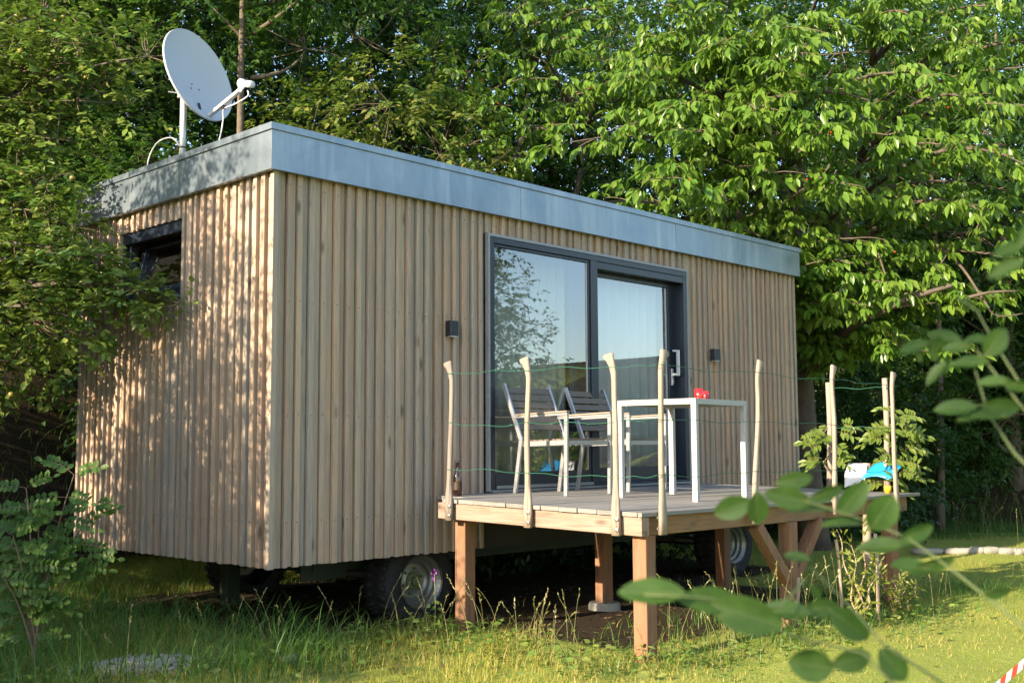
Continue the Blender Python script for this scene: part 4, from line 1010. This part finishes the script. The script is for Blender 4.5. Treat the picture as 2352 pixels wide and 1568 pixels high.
# ------------------------------------------------------------------ robinia: sapling at the left and blurred sprays close to the camera
def sapling():
    rng = np.random.default_rng(77); x, y = at_xy(95, 6.3); B = np.array([x, y, float(ground_h(x, y))-.03]); r = empty('robinia_sapling', tuple(B), 'young robinia sapling with rounded paired leaflets by the left hut corner', 'sapling'); st = MB(); parts = []
    for (qx, qy, d) in ((60,1120,6.25),(170,1090,6.35),(30,1230,6.1),(215,1165,6.4),(120,1290,6.2),(10,1330,6.1),(190,1275,6.3),(90,1180,6.3),(60,1400,6.2)):
        q = at(qx, qy, d); s0 = B+np.array([0,0,.05+.35*max(0, (1500-qy)/420)]); pts = curve_pts(s0, q, (0,0,.05), 6); st.tube(pts, np.linspace(.008, .003, 6).tolist(), 5)
        for k in range(2, 6):
            for s in (-1, 1):
                dd = RGT*s*rng.uniform(.5, 1.)+UPV*rng.uniform(.0, .8)-FWD*rng.uniform(-.1, .5)
                rp, lf = compound_leaf(rng, pts[k], dd, rng.uniform(.18, .27), 6, .047, T_grid(5, 2, .1, .05), .35, .58, face=-FWD*.8); st.tube(rp, .0016, 3, cap=False); parts.append(lf)
    V, F = join(parts); st.build('stem', M['twig'], r); mesh_np('foliage', V-B, F, M['leafr'], r)
sapling()
TG = T_grid(10, 4, .14, .10)
def spray(name, label, stems, groups, seed):
    rng = np.random.default_rng(seed); P0 = at(*stems[0][0]); r = empty(name, tuple(P0), label, 'branch', 'robinia sprays close to the camera'); st = MB()
    for s in stems: st.tube([at(*q) for q in s], np.linspace(.0015, .0008, len(s)).tolist(), 6)
    parts = []; vn = MB()
    for g in groups:
        for (cx, cy, ln, wd, an, dep, tilt) in g:
            a = R(an); d2 = RGT*math.cos(a)+UPV*math.sin(a); X = nrm(d2+FWD*rng.uniform(-.25, .25)); c = at(cx, cy, dep)
            Lm = ln*dep/FPX; Wm = max(wd*dep/FPX, .35*Lm) if tilt == 0 else .42*Lm
            N = -FWD*math.cos(R(tilt))+np.cross(X, -FWD)*math.sin(R(tilt))+UPV*.15
            Nn = nrm(N); Yy = nrm(np.cross(Nn, X)); Nn = np.cross(X, Yy); b0 = c-X*Lm*.5
            vn.tube([b0+X*Lm*q_+Nn*Lm*(-.10*q_*q_)-Nn*.0003*(1 if Nn @ FWD > 0 else -1) for q_ in np.linspace(-.06, .97, 8)], np.linspace(.00055, .00015, 8).tolist(), 5)
            parts.append(leaves(TG, (c-X*Lm*.5)[None], X[None], nrm(N)[None], [Lm], [Wm]))
    st.build('stem', M['greenstem'], r, True); V, F = join(parts); nF = len(F)
    tri = np.array([t_ for f in vn.f for t_ in [(f[0], f[k_], f[k_+1]) for k_ in range(1, len(f)-1)]]); V, F = join([(V, F), (np.array(vn.v), tri)])
    mesh_np('foliage', V-P0, F, [M['leafr'], M['greenstem']], r, smooth=True, midx=[0]*nF+[1]*len(tri))
    return r
def k4(x, y): return 1562+x*.5023, 781+y*.5023
def k5(x, y): return (2160+x*.319)*.91875, (560+y*.319)*.91875
def G(conv, sc, lst): return [(*conv(x, y), l*sc, w*sc, an, dep, ti) for x, y, l, w, an, dep, ti in lst]
spray('robinia_spray', 'blurred robinia spray with rounded leaflets across the lower right corner', [
    [(2420,1490,1.02), (2352,1440,1.03), (2190,1310,1.06), (2085,1235,1.08), (1990,1195,1.10), (1850,1150,1.13), (1740,1150,1.15)],
    [(1850,1330,1.05), (1790,1395,1.03), (1700,1385,1.0), (1600,1370,.98), (1480,1365,.97)],
    [(2200,1590,1.0), (2030,1480,1.02), (1960,1400,1.04), (1860,1300,1.08)], [(2100,1620,1.0), (1985,1500,1.02), (1860,1470,1.03), (1760,1440,1.02)]],
    [G(k4, .5023, [(240,765,175,110,200,1.15,0),(355,770,160,100,-85,1.14,0),(495,722,215,105,168,1.13,0),(525,640,165,80,10,1.14,0),(590,775,200,60,175,1.13,70),(670,700,165,80,20,1.12,20),(740,838,190,60,178,1.12,65),(790,722,190,110,52,1.11,0),(925,788,185,145,60,1.09,0),(915,942,210,78,185,1.09,40),(1080,885,190,100,20,1.08,15),(1165,1025,190,75,12,1.07,35),(1060,1035,190,70,170,1.07,35),(1455,1150,160,70,0,1.03,35)]),
     G(k4, .5023, [(535,990,120,60,170,1.06,30),(480,1235,230,80,176,1.05,30),(650,1225,170,90,5,1.06,0),(780,1300,220,130,-35,1.05,0),(300,1255,330,170,165,.98,0),(140,1190,300,110,172,.99,20),(-130,1150,300,90,178,.98,25)]),
     G(k4, .5023, [(600,1485,210,150,170,1.02,0),(790,1462,200,110,8,1.03,0),(975,1482,175,125,-50,1.02,0),(620,1150,90,40,-60,1.06,0)])], 5)
spray('robinia_spray', 'blurred robinia spray of longer leaflets at the right picture edge', [
    [(2420,960,1.10), (2352,895,1.12), (2280,780,1.15), (2245,715,1.17), (2195,680,1.18)],
    [(2400,1000,1.10), (2320,900,1.13), (2240,800,1.16), (2160,790,1.18)], [(2420,1130,1.08), (2330,1040,1.10), (2270,950,1.12), (2240,850,1.14)]],
    [G(k5, .293, [(400,960,250,100,195,1.18,20),(540,985,190,70,-80,1.18,30),(430,1020,130,50,-80,1.18,30),(630,880,270,100,170,1.17,25),(740,965,240,100,185,1.16,25),(600,930,150,60,-70,1.17,40),(560,1170,230,60,230,1.17,50),(660,1130,150,50,225,1.17,55)]),
     G(k5, .293, [(840,1082,270,95,182,1.15,30),(1030,925,260,180,55,1.14,0),(900,905,230,90,178,1.15,35),(1020,1235,250,85,182,1.12,35),(1210,1262,230,85,-12,1.11,35)]),
     G(k5, .293, [(720,1440,320,110,183,1.10,25),(1080,1432,360,115,-6,1.09,20),(980,1500,280,80,178,1.09,45),(820,1520,200,60,185,1.10,50)]),
     G(k5, .293, [(1140,195,270,110,200,.85,20),(1110,350,290,110,205,.85,20),(1260,90,200,120,60,.85,0)])], 6)

# ------------------------------------------------------------------ grass
def grass_mesh(name, XY, H, Wd, lean, mat, rng, label=None, kind='stuff', seg=3):
    n = len(XY); z = ground_h(XY[:,0], XY[:,1])-.01; a = rng.uniform(0, 2*PI, n); d = np.stack([np.cos(a), np.sin(a), np.zeros(n)], 1)
    b = a+PI/2+rng.normal(size=n)*.5; sdv = np.stack([np.cos(b), np.sin(b), np.zeros(n)], 1); B = np.stack([XY[:,0], XY[:,1], z], 1); ln = H*lean*rng.uniform(.2, 1.3, n)
    V = np.zeros((n, 2*seg+1, 3))
    for i in range(seg):
        t = i/seg; c = B+d*(ln*t*t)[:, None]; c[:, 2] += H*t*(1-.18*t*lean); w = (Wd*(1-t*.75))[:, None]/2
        V[:, 2*i] = c-sdv*w; V[:, 2*i+1] = c+sdv*w
    c = B+d*ln[:, None]; c[:, 2] += H*(1-.25*lean); V[:, 2*seg] = c
    tris = []
    for i in range(seg-1): tris += [(2*i, 2*i+1, 2*i+3), (2*i, 2*i+3, 2*i+2)]
    tris.append((2*seg-2, 2*seg-1, 2*seg)); tf = np.array(tris)
    F = (tf[None]+(np.arange(n)*(2*seg+1))[:, None, None]).reshape(-1, 3)
    return tag(mesh_np(name, V.reshape(-1, 3), F, mat), label, kind=kind, cat='grass' if label else None)
def scatter(rng, n, x0, x1, y0, y1, dens, mg=420):
    P = np.stack([rng.uniform(x0, x1, n), rng.uniform(y0, y1, n)], 1); h = ground_h(P[:,0], P[:,1])
    px, py, d = project(np.stack([P[:,0], P[:,1], h], 1)); ok = (d > 2.5) & (px > -mg) & (px < VW+mg) & (py < VH+mg*1.6) & (rng.random(n) < dens(P, d)); return P[ok]
def clump(P, s, ph): return .5+.5*np.sin(P[:,0]*s+ph+1.3*np.sin(P[:,1]*s*.7))*np.sin(P[:,1]*s*1.2+ph*2)
rng = np.random.default_rng(99)
def lawn_d(P, d): return (1-soil_mask(P[:,0], P[:,1]))**1.5*np.clip(9/d, .25, 1.)**1.2*(.55+.45*clump(P, 2.1, .4))*(1-.8*sstep(.62, .9, .5+.5*np.sin(P[:,0]*1.7+.6*P[:,1])*np.sin(P[:,1]*2.9-P[:,0]*.8+1)))
Pl = scatter(rng, 330000, -5, 16, -6.5, 4.5, lawn_d)
mow = sstep(2.2, 3.6, Pl[:,0]*.55-Pl[:,1])       # the mown lawn lies right and in front
Hl = (.032+.065*(1-mow))*rng.uniform(.5, 1.5, len(Pl))*(.6+.8*clump(Pl, 3.3, 2.))
grass_mesh('lawn_grass', Pl, Hl, rng.uniform(.003, .0065, len(Pl)), .75, M['grass'], rng, 'short sunlit yellow-green grass in front of the hut and the deck')
def tall_d(P, d):
    x, y = P[:,0], P[:,1]; fr = np.exp(-((y+.1)/.55)**2)*(x < 1.2)+np.exp(-(((y+2.25)/.38)**2))*sstep(.9, 1.6, x)*(x < 6.6)+np.exp(-(((x-1.0)/.3)**2))*(y > -2.3)*(y < -.1)*.7
    und = .6*(x > 1.5)*(x < 5.4)*(y > -2.2)*(y < -1.0)*sstep(1.4, 3.0, x)*sstep(-1.0, -1.5, y); left = (x < .35+2.2*(y > 2.95))*(y > -1.0)*(y < 4.3)*1.0; far = sstep(-1.0, -.2, edge_dist(x, y))*(1-sstep(3.5, 6, edge_dist(x, y)))*(x > 8)*1.5
    return np.clip(np.maximum.reduce([fr*.8, left*(np.hypot(x-GRV[0], y-GRV[1]) > .4), far, und]), 0, 1)*(1-.75*soil_mask(x, y)*(x < 1.5))*(.35+.65*clump(P, 3.7, 1.1))
Pt = scatter(rng, 170000, -4, 22, -4, 6, tall_d)
grass_mesh('tall_grass', Pt, rng.uniform(.07, .23, len(Pt))*(1+1.5*(Pt[:,0] < .3)*rng.random(len(Pt))), rng.uniform(.004, .009, len(Pt)), .95, M['grassg'], rng, 'long lush grass around the hut and the deck posts', seg=4)
def bank_d(P, d): s = edge_dist(P[:,0], P[:,1]); return sstep(-.1, .5, s)*(s < 3.2)*(.2+.8*clump(P, 2.6, 3.))
Pb = scatter(rng, 26000, -6, 16, -1, 7.5, bank_d)
grass_mesh('bank_growth', Pb, rng.uniform(.08, .28, len(Pb)), rng.uniform(.005, .012, len(Pb)), 1.2, M['grassg'], rng, 'rough green growth on the bank below the trees', seg=3)
# tall seeding stalks
def stalks(n, area, seed, name, label):
    rg = np.random.default_rng(seed); m = MB(); hd_ = []
    k = 0
    while k < n:
        x, y, h = area(rg); z = float(ground_h(x, y)); a = rg.uniform(0, 2*PI); ln = h*rg.uniform(.1, .5)
        pts = [(x+math.cos(a)*ln*t*t, y+math.sin(a)*ln*t*t, z+h*t*(1-.12*t)) for t in np.linspace(0, 1, 6)]; m.tube(pts, np.linspace(.0022, .001, 6).tolist(), 3, cap=False)
        e0 = np.array(pts[-1]); e1 = np.array(pts[-2]); dd = nrm(e0-e1)
        for q in np.linspace(0, 1, 9): hd_.append((e1+(e0-e1)*q*1.15, dd))
        k += 1
    P_ = np.array([q[0] for q in hd_]); D_ = np.array([q[1] for q in hd_])
    V, F = leaves(T_SIMPLE, P_, nrm(D_+rvec(rg, len(P_))*.5), rvec(rg, len(P_)), .022, .008)
    Vm = np.array(m.v); tri = []
    for f in m.f: tri += [(f[0], f[1], f[2]), (f[0], f[2], f[3])]
    V2, F2 = join([(Vm, np.array(tri)), (V, F)])
    tag(mesh_np(name, V2, F2, M['straw']), label, 'grass', kind='stuff')
def ar1(rg):
    c = rg.random()
    if c < .45: return rg.uniform(1.5, 3.3), rg.normal(-2.3, .18), rg.uniform(.3, .62)
    if c < .65: return rg.uniform(.6, 1.35), rg.uniform(-2.1, -.2), rg.uniform(.25, .5)
    if c < .85: return rg.uniform(-1.5, 1.), rg.uniform(-.6, -.1), rg.uniform(.25, .5)
    return rg.uniform(3.3, 6.5), rg.normal(-2.35, .2), rg.uniform(.3, .5)
stalks(120, ar1, 8, 'seeding_grass', 'thin pale seeding grass stalks around the deck posts')
stalks(60, lambda rg: (rg.uniform(10.5, 14.5), rg.uniform(-1.6, 1.6), rg.uniform(.35, .75)), 9, 'meadow_stalks', 'tall pale meadow stalks behind the row of stones')
# clover and low broad weeds
def weeds_d(P, d): return np.clip(.45*np.exp(-((P[:,1]+2.45)/.4)**2)*(P[:,0] > 1.2)*(P[:,0] < 4.6)+.8*np.exp(-((P[:,1]+.35)/.4)**2)*(P[:,0] < 1.4)+.8*np.exp(-((P[:,0]-1.0)/.35)**2)*(P[:,1] > -2.4)+.06*(P[:,0] < 2.)+.004, 0, 1)*(1-soil_mask(P[:,0], P[:,1]))*(.2+.8*clump(P, 4.4, 5.))
Pw = scatter(rng, 26000, -2, 7, -5, -.1, weeds_d)
zz = ground_h(Pw[:,0], Pw[:,1])+rng.uniform(.02, .12, len(Pw)); aw = rng.uniform(0, 2*PI, len(Pw))
V, F = leaves(T_LEAF, np.stack([Pw[:,0], Pw[:,1], zz], 1), np.stack([np.cos(aw), np.sin(aw), rng.uniform(-.2, .5, len(Pw))], 1), nrm(np.array([0,0,1.])+rvec(rng, len(Pw))*.5), rng.uniform(.02, .075, len(Pw)), rng.uniform(.018, .05, len(Pw)))
tag(mesh_np('clover', V, F, M['leafa']), 'low clover and weeds in the lawn below the deck', 'ground cover', kind='stuff')
# dead leaves and crumbs under the hut
n = 1500; Pd = np.stack([rng.uniform(-.3, 7, n), rng.uniform(-1.6, 3.2, n)], 1); zd = ground_h(Pd[:,0], Pd[:,1])+.006; ad = rng.uniform(0, 2*PI, n)
V, F = leaves(T_LEAF, np.stack([Pd[:,0], Pd[:,1], zd], 1), np.stack([np.cos(ad), np.sin(ad), rng.uniform(-.1, .3, n)], 1), nrm(np.array([0,0,1.])+rvec(rng, n)*.35), rng.uniform(.03, .07, n), rng.uniform(.02, .04, n))
tag(mesh_np('leaf_litter', V, F, M['litter']), 'dead brown leaves on the bare soil under the hut', 'leaf litter', kind='stuff')
# gravel patch
gx, gy = at_xy(315, 6.85); gp = MB(); rg = random.Random(3)
for i in range(1500):
    x = gx+rg.gauss(0, .17); y = gy+rg.gauss(0, .15); s = rg.uniform(.005, .015); z = float(ground_h(x, y))+.003; a = rg.uniform(0, 3)
    gp.bar((x-s*math.cos(a), y-s*math.sin(a), z), (x+s*math.cos(a), y+s*math.sin(a), z+s*.3), s*1.5, s*1.2, (0,0,1), 0, s*.3)
tag(gp.build('gravel', M['gravel']), 'patch of pale gravel in the grass at the lower left', 'gravel', kind='stuff')
# stones edging the lawn
def rock(loc, sx, sy, sz, seed, label, grp, mat='stone'):
    rg = np.random.default_rng(seed); m = MB(); vs = []; nlat, nlon = 6, 10
    prof = []
    for i in range(nlat+1):
        th = PI*i/nlat
        for k in range(nlon):
            ph = 2*PI*k/nlon; p = np.array([math.sin(th)*math.cos(ph), math.sin(th)*math.sin(ph), -math.cos(th)]); q = np.sign(p)*np.abs(p)**.65
            q = q*(1+.12*math.sin(3*ph+seed)*math.sin(th)+.06*math.sin(5*ph+2*th+seed)); vs.append((q[0]*sx, q[1]*sy, q[2]*sz))
    fs = [(i*nlon+k, i*nlon+(k+1)%nlon, (i+1)*nlon+(k+1)%nlon, (i+1)*nlon+k) for i in range(nlat) for k in range(nlon)]
    m.add(vs, fs); o_ = m.build('edging_stone', M[mat], None, True); o_.location = loc; o_.rotation_euler = (0, 0, rg.uniform(-.3, .3)-.75); return tag(o_, label, 'stone', grp)
SG = 'stones edging the lawn'
lab = ['long flat stone at the left end of the row edging the lawn', 'second long flat stone of the row edging the lawn', 'small brownish stone after the two long flat ones', 'rounded white stone in the middle of the row', 'flat pale stone right of the rounded white one', 'low grey stone near the right end of the row', 'small pale stone second from the right end of the row', 'pale stone at the right picture edge ending the row']
for i, (px, sx) in enumerate([(2120,.21),(2190,.20),(2232,.09),(2262,.13),(2296,.12),(2322,.09),(2342,.08),(2372,.14)]):
    x, y = at_xy(px, 14.0); rock((x, y, float(ground_h(x, y))+.03), sx, (.09), .045 if i < 2 else .05, i+1, lab[i], SG)
x, y = at_xy(672, 6.95); rock((x, y, float(ground_h(x, y))+.015), .05, .045, .04, 40, 'white stone lying in the grass left of the near wheel', None)
# dock plant, vetch flower
def dock(px, dep):
    x, y = at_xy(px, dep); B = np.array([x, y, float(ground_h(x, y))]); r = empty('dock_plant', tuple(B), 'broad-leaved dock plant in the grass below the front wall', 'weed'); rg = np.random.default_rng(2); n = 7; a = np.linspace(0, 2*PI, n, endpoint=False)+.3
    X = np.stack([np.cos(a)*.5, np.sin(a)*.5, np.full(n, .9)], 1); V, F = leaves(T_grid(8, 4, .2, .3), np.tile(B, (n, 1)), X, nrm(np.stack([np.cos(a)*-.9, np.sin(a)*-.9, np.full(n, .5)], 1)), rg.uniform(.12, .2, n), .055)
    mesh_np('leaves', V-B, F, M['leafa'], r, True)
dock(722, 7.15)
vx, vy = at_xy(998, 7.75); vz = float(ground_h(vx, vy)); vt = at(998, 1318, 7.75); vr = empty('vetch_plant', (vx, vy, vz), 'single vetch with purple flower head in front of the near wheel', 'flower')
MB().tube([(vx, vy, vz), (vx+.01, vy, (vz+vt[2])/2), tuple(vt)], .0022, 5).build('stem', M['leafa'], vr)
rg = np.random.default_rng(4); n = 26; V, F = leaves(T_SIMPLE, np.array(vt)+rg.normal(size=(n, 3))*np.array([.008,.008,.022]), rvec(rg, n), rvec(rg, n), .018, .010); mesh_np('flower_head', V-np.array([vx, vy, vz]), F, M['flower'], vr)
n = 14; V, F = leaves(T_LEAF, np.array([vx, vy, vz+.05])+rg.normal(size=(n, 3))*np.array([.03,.03,.0])+np.array([0,0,1.])*rg.uniform(0, .2, (n, 1)), rvec(rg, n), rvec(rg, n), .035, .03); mesh_np('leaves', V-np.array([vx, vy, vz]), F, M['leafa'], vr)
# barrier tape at the lower right corner
ta, tb = Vector(at(2225, 1632, 5.0)), Vector(at(2480, 1410, 5.4)); d_ = (tb-ta).normalized(); L_ = (tb-ta).length; up_ = Vector((0, 0, 1)); nseg = int(L_/.045); tm = MB()
upv = (up_-d_*up_.dot(d_)).normalized()
for i in range(nseg):
    p, q = ta+d_*L_*i/nseg, ta+d_*L_*(i+1)/nseg; h1 = upv*.019; sl_ = d_*.018
    th = d_.cross(upv)*.0006
    tm.add([p-h1-sl_-th, q-h1-sl_-th, q+h1+sl_-th, p+h1+sl_-th, p-h1-sl_+th, q-h1-sl_+th, q+h1+sl_+th, p+h1+sl_+th], [(0,1,2,3), (7,6,5,4)], i % 2)
tag(tm.build('barrier_tape', [M['tapew'], M['taper']]), 'red and white striped barrier tape at the lower right corner', 'barrier tape')
pole(float(tb.x), float(tb.y), float(ground_h(tb.x, tb.y))-.1, tb.z+.12, 0, 0, .02, 'wooden stake holding the barrier tape, right of the picture', 'wooden_stake', 'stake', 'wooden stakes by the deck', 'stick')
pole(float(ta.x), float(ta.y), float(ground_h(ta.x, ta.y))-.1, ta.z+.08, 0, 0, .02, 'low peg holding the barrier tape, below the picture', 'wooden_stake', 'stake', 'wooden stakes by the deck', 'stick')

# ------------------------------------------------------------------ light, sky, camera
EL, AZ = R(20), R(3)          # sun elevation; angle behind the front wall's plane, from the left
sdir = Vector((-math.cos(EL)*math.cos(AZ), math.cos(EL)*math.sin(AZ), math.sin(EL)))
sun = bpy.data.lights.new('sun', 'SUN'); sun.energy = 5.0; sun.angle = R(.53); sun.color = (1., .83, .61)
so = bpy.data.objects.new('sun', sun); COL.objects.link(so); so.rotation_euler = sdir.to_track_quat('Z', 'Y').to_euler(); so.location = (-20, 0, 12)
wd = bpy.data.worlds.new('World'); SC.world = wd; wd.use_nodes = True; t = wd.node_tree; t.nodes.clear(); b = NB(t)
sky = b.n('ShaderNodeTexSky', sky_type='NISHITA', sun_disc=False, sun_elevation=EL, sun_rotation=math.atan2(sdir.x, sdir.y), altitude=400, air_density=1., dust_density=1.2, ozone_density=1.)
bg = b.n('ShaderNodeBackground', inp={0: sky.outputs[0], 1: .15}); b.n('ShaderNodeOutputWorld', inp={0: bg.outputs[0]})
cam = bpy.data.cameras.new('camera'); co = bpy.data.objects.new('camera', cam); COL.objects.link(co); SC.camera = co
cam.sensor_width = 36; cam.lens = FPX/VW*36; cam.clip_end = 5000; cam.clip_start = .05
mw = Matrix.Identity(4)
for i in range(3): mw[i][0] = RGT[i]; mw[i][1] = UPV[i]; mw[i][2] = -FWD[i]; mw[i][3] = CAM[i]
co.matrix_world = mw
cam.dof.use_dof = True; cam.dof.focus_distance = 9.2; cam.dof.aperture_fstop = 7.
SC.view_settings.view_transform = 'Standard'; SC.view_settings.look = 'None'; SC.view_settings.exposure = 1.6; SC.view_settings.gamma = 1
SC.render.engine = 'CYCLES'; SC.cycles.max_bounces = 8; SC.cycles.transparent_max_bounces = 16; SC.cycles.use_denoising = True
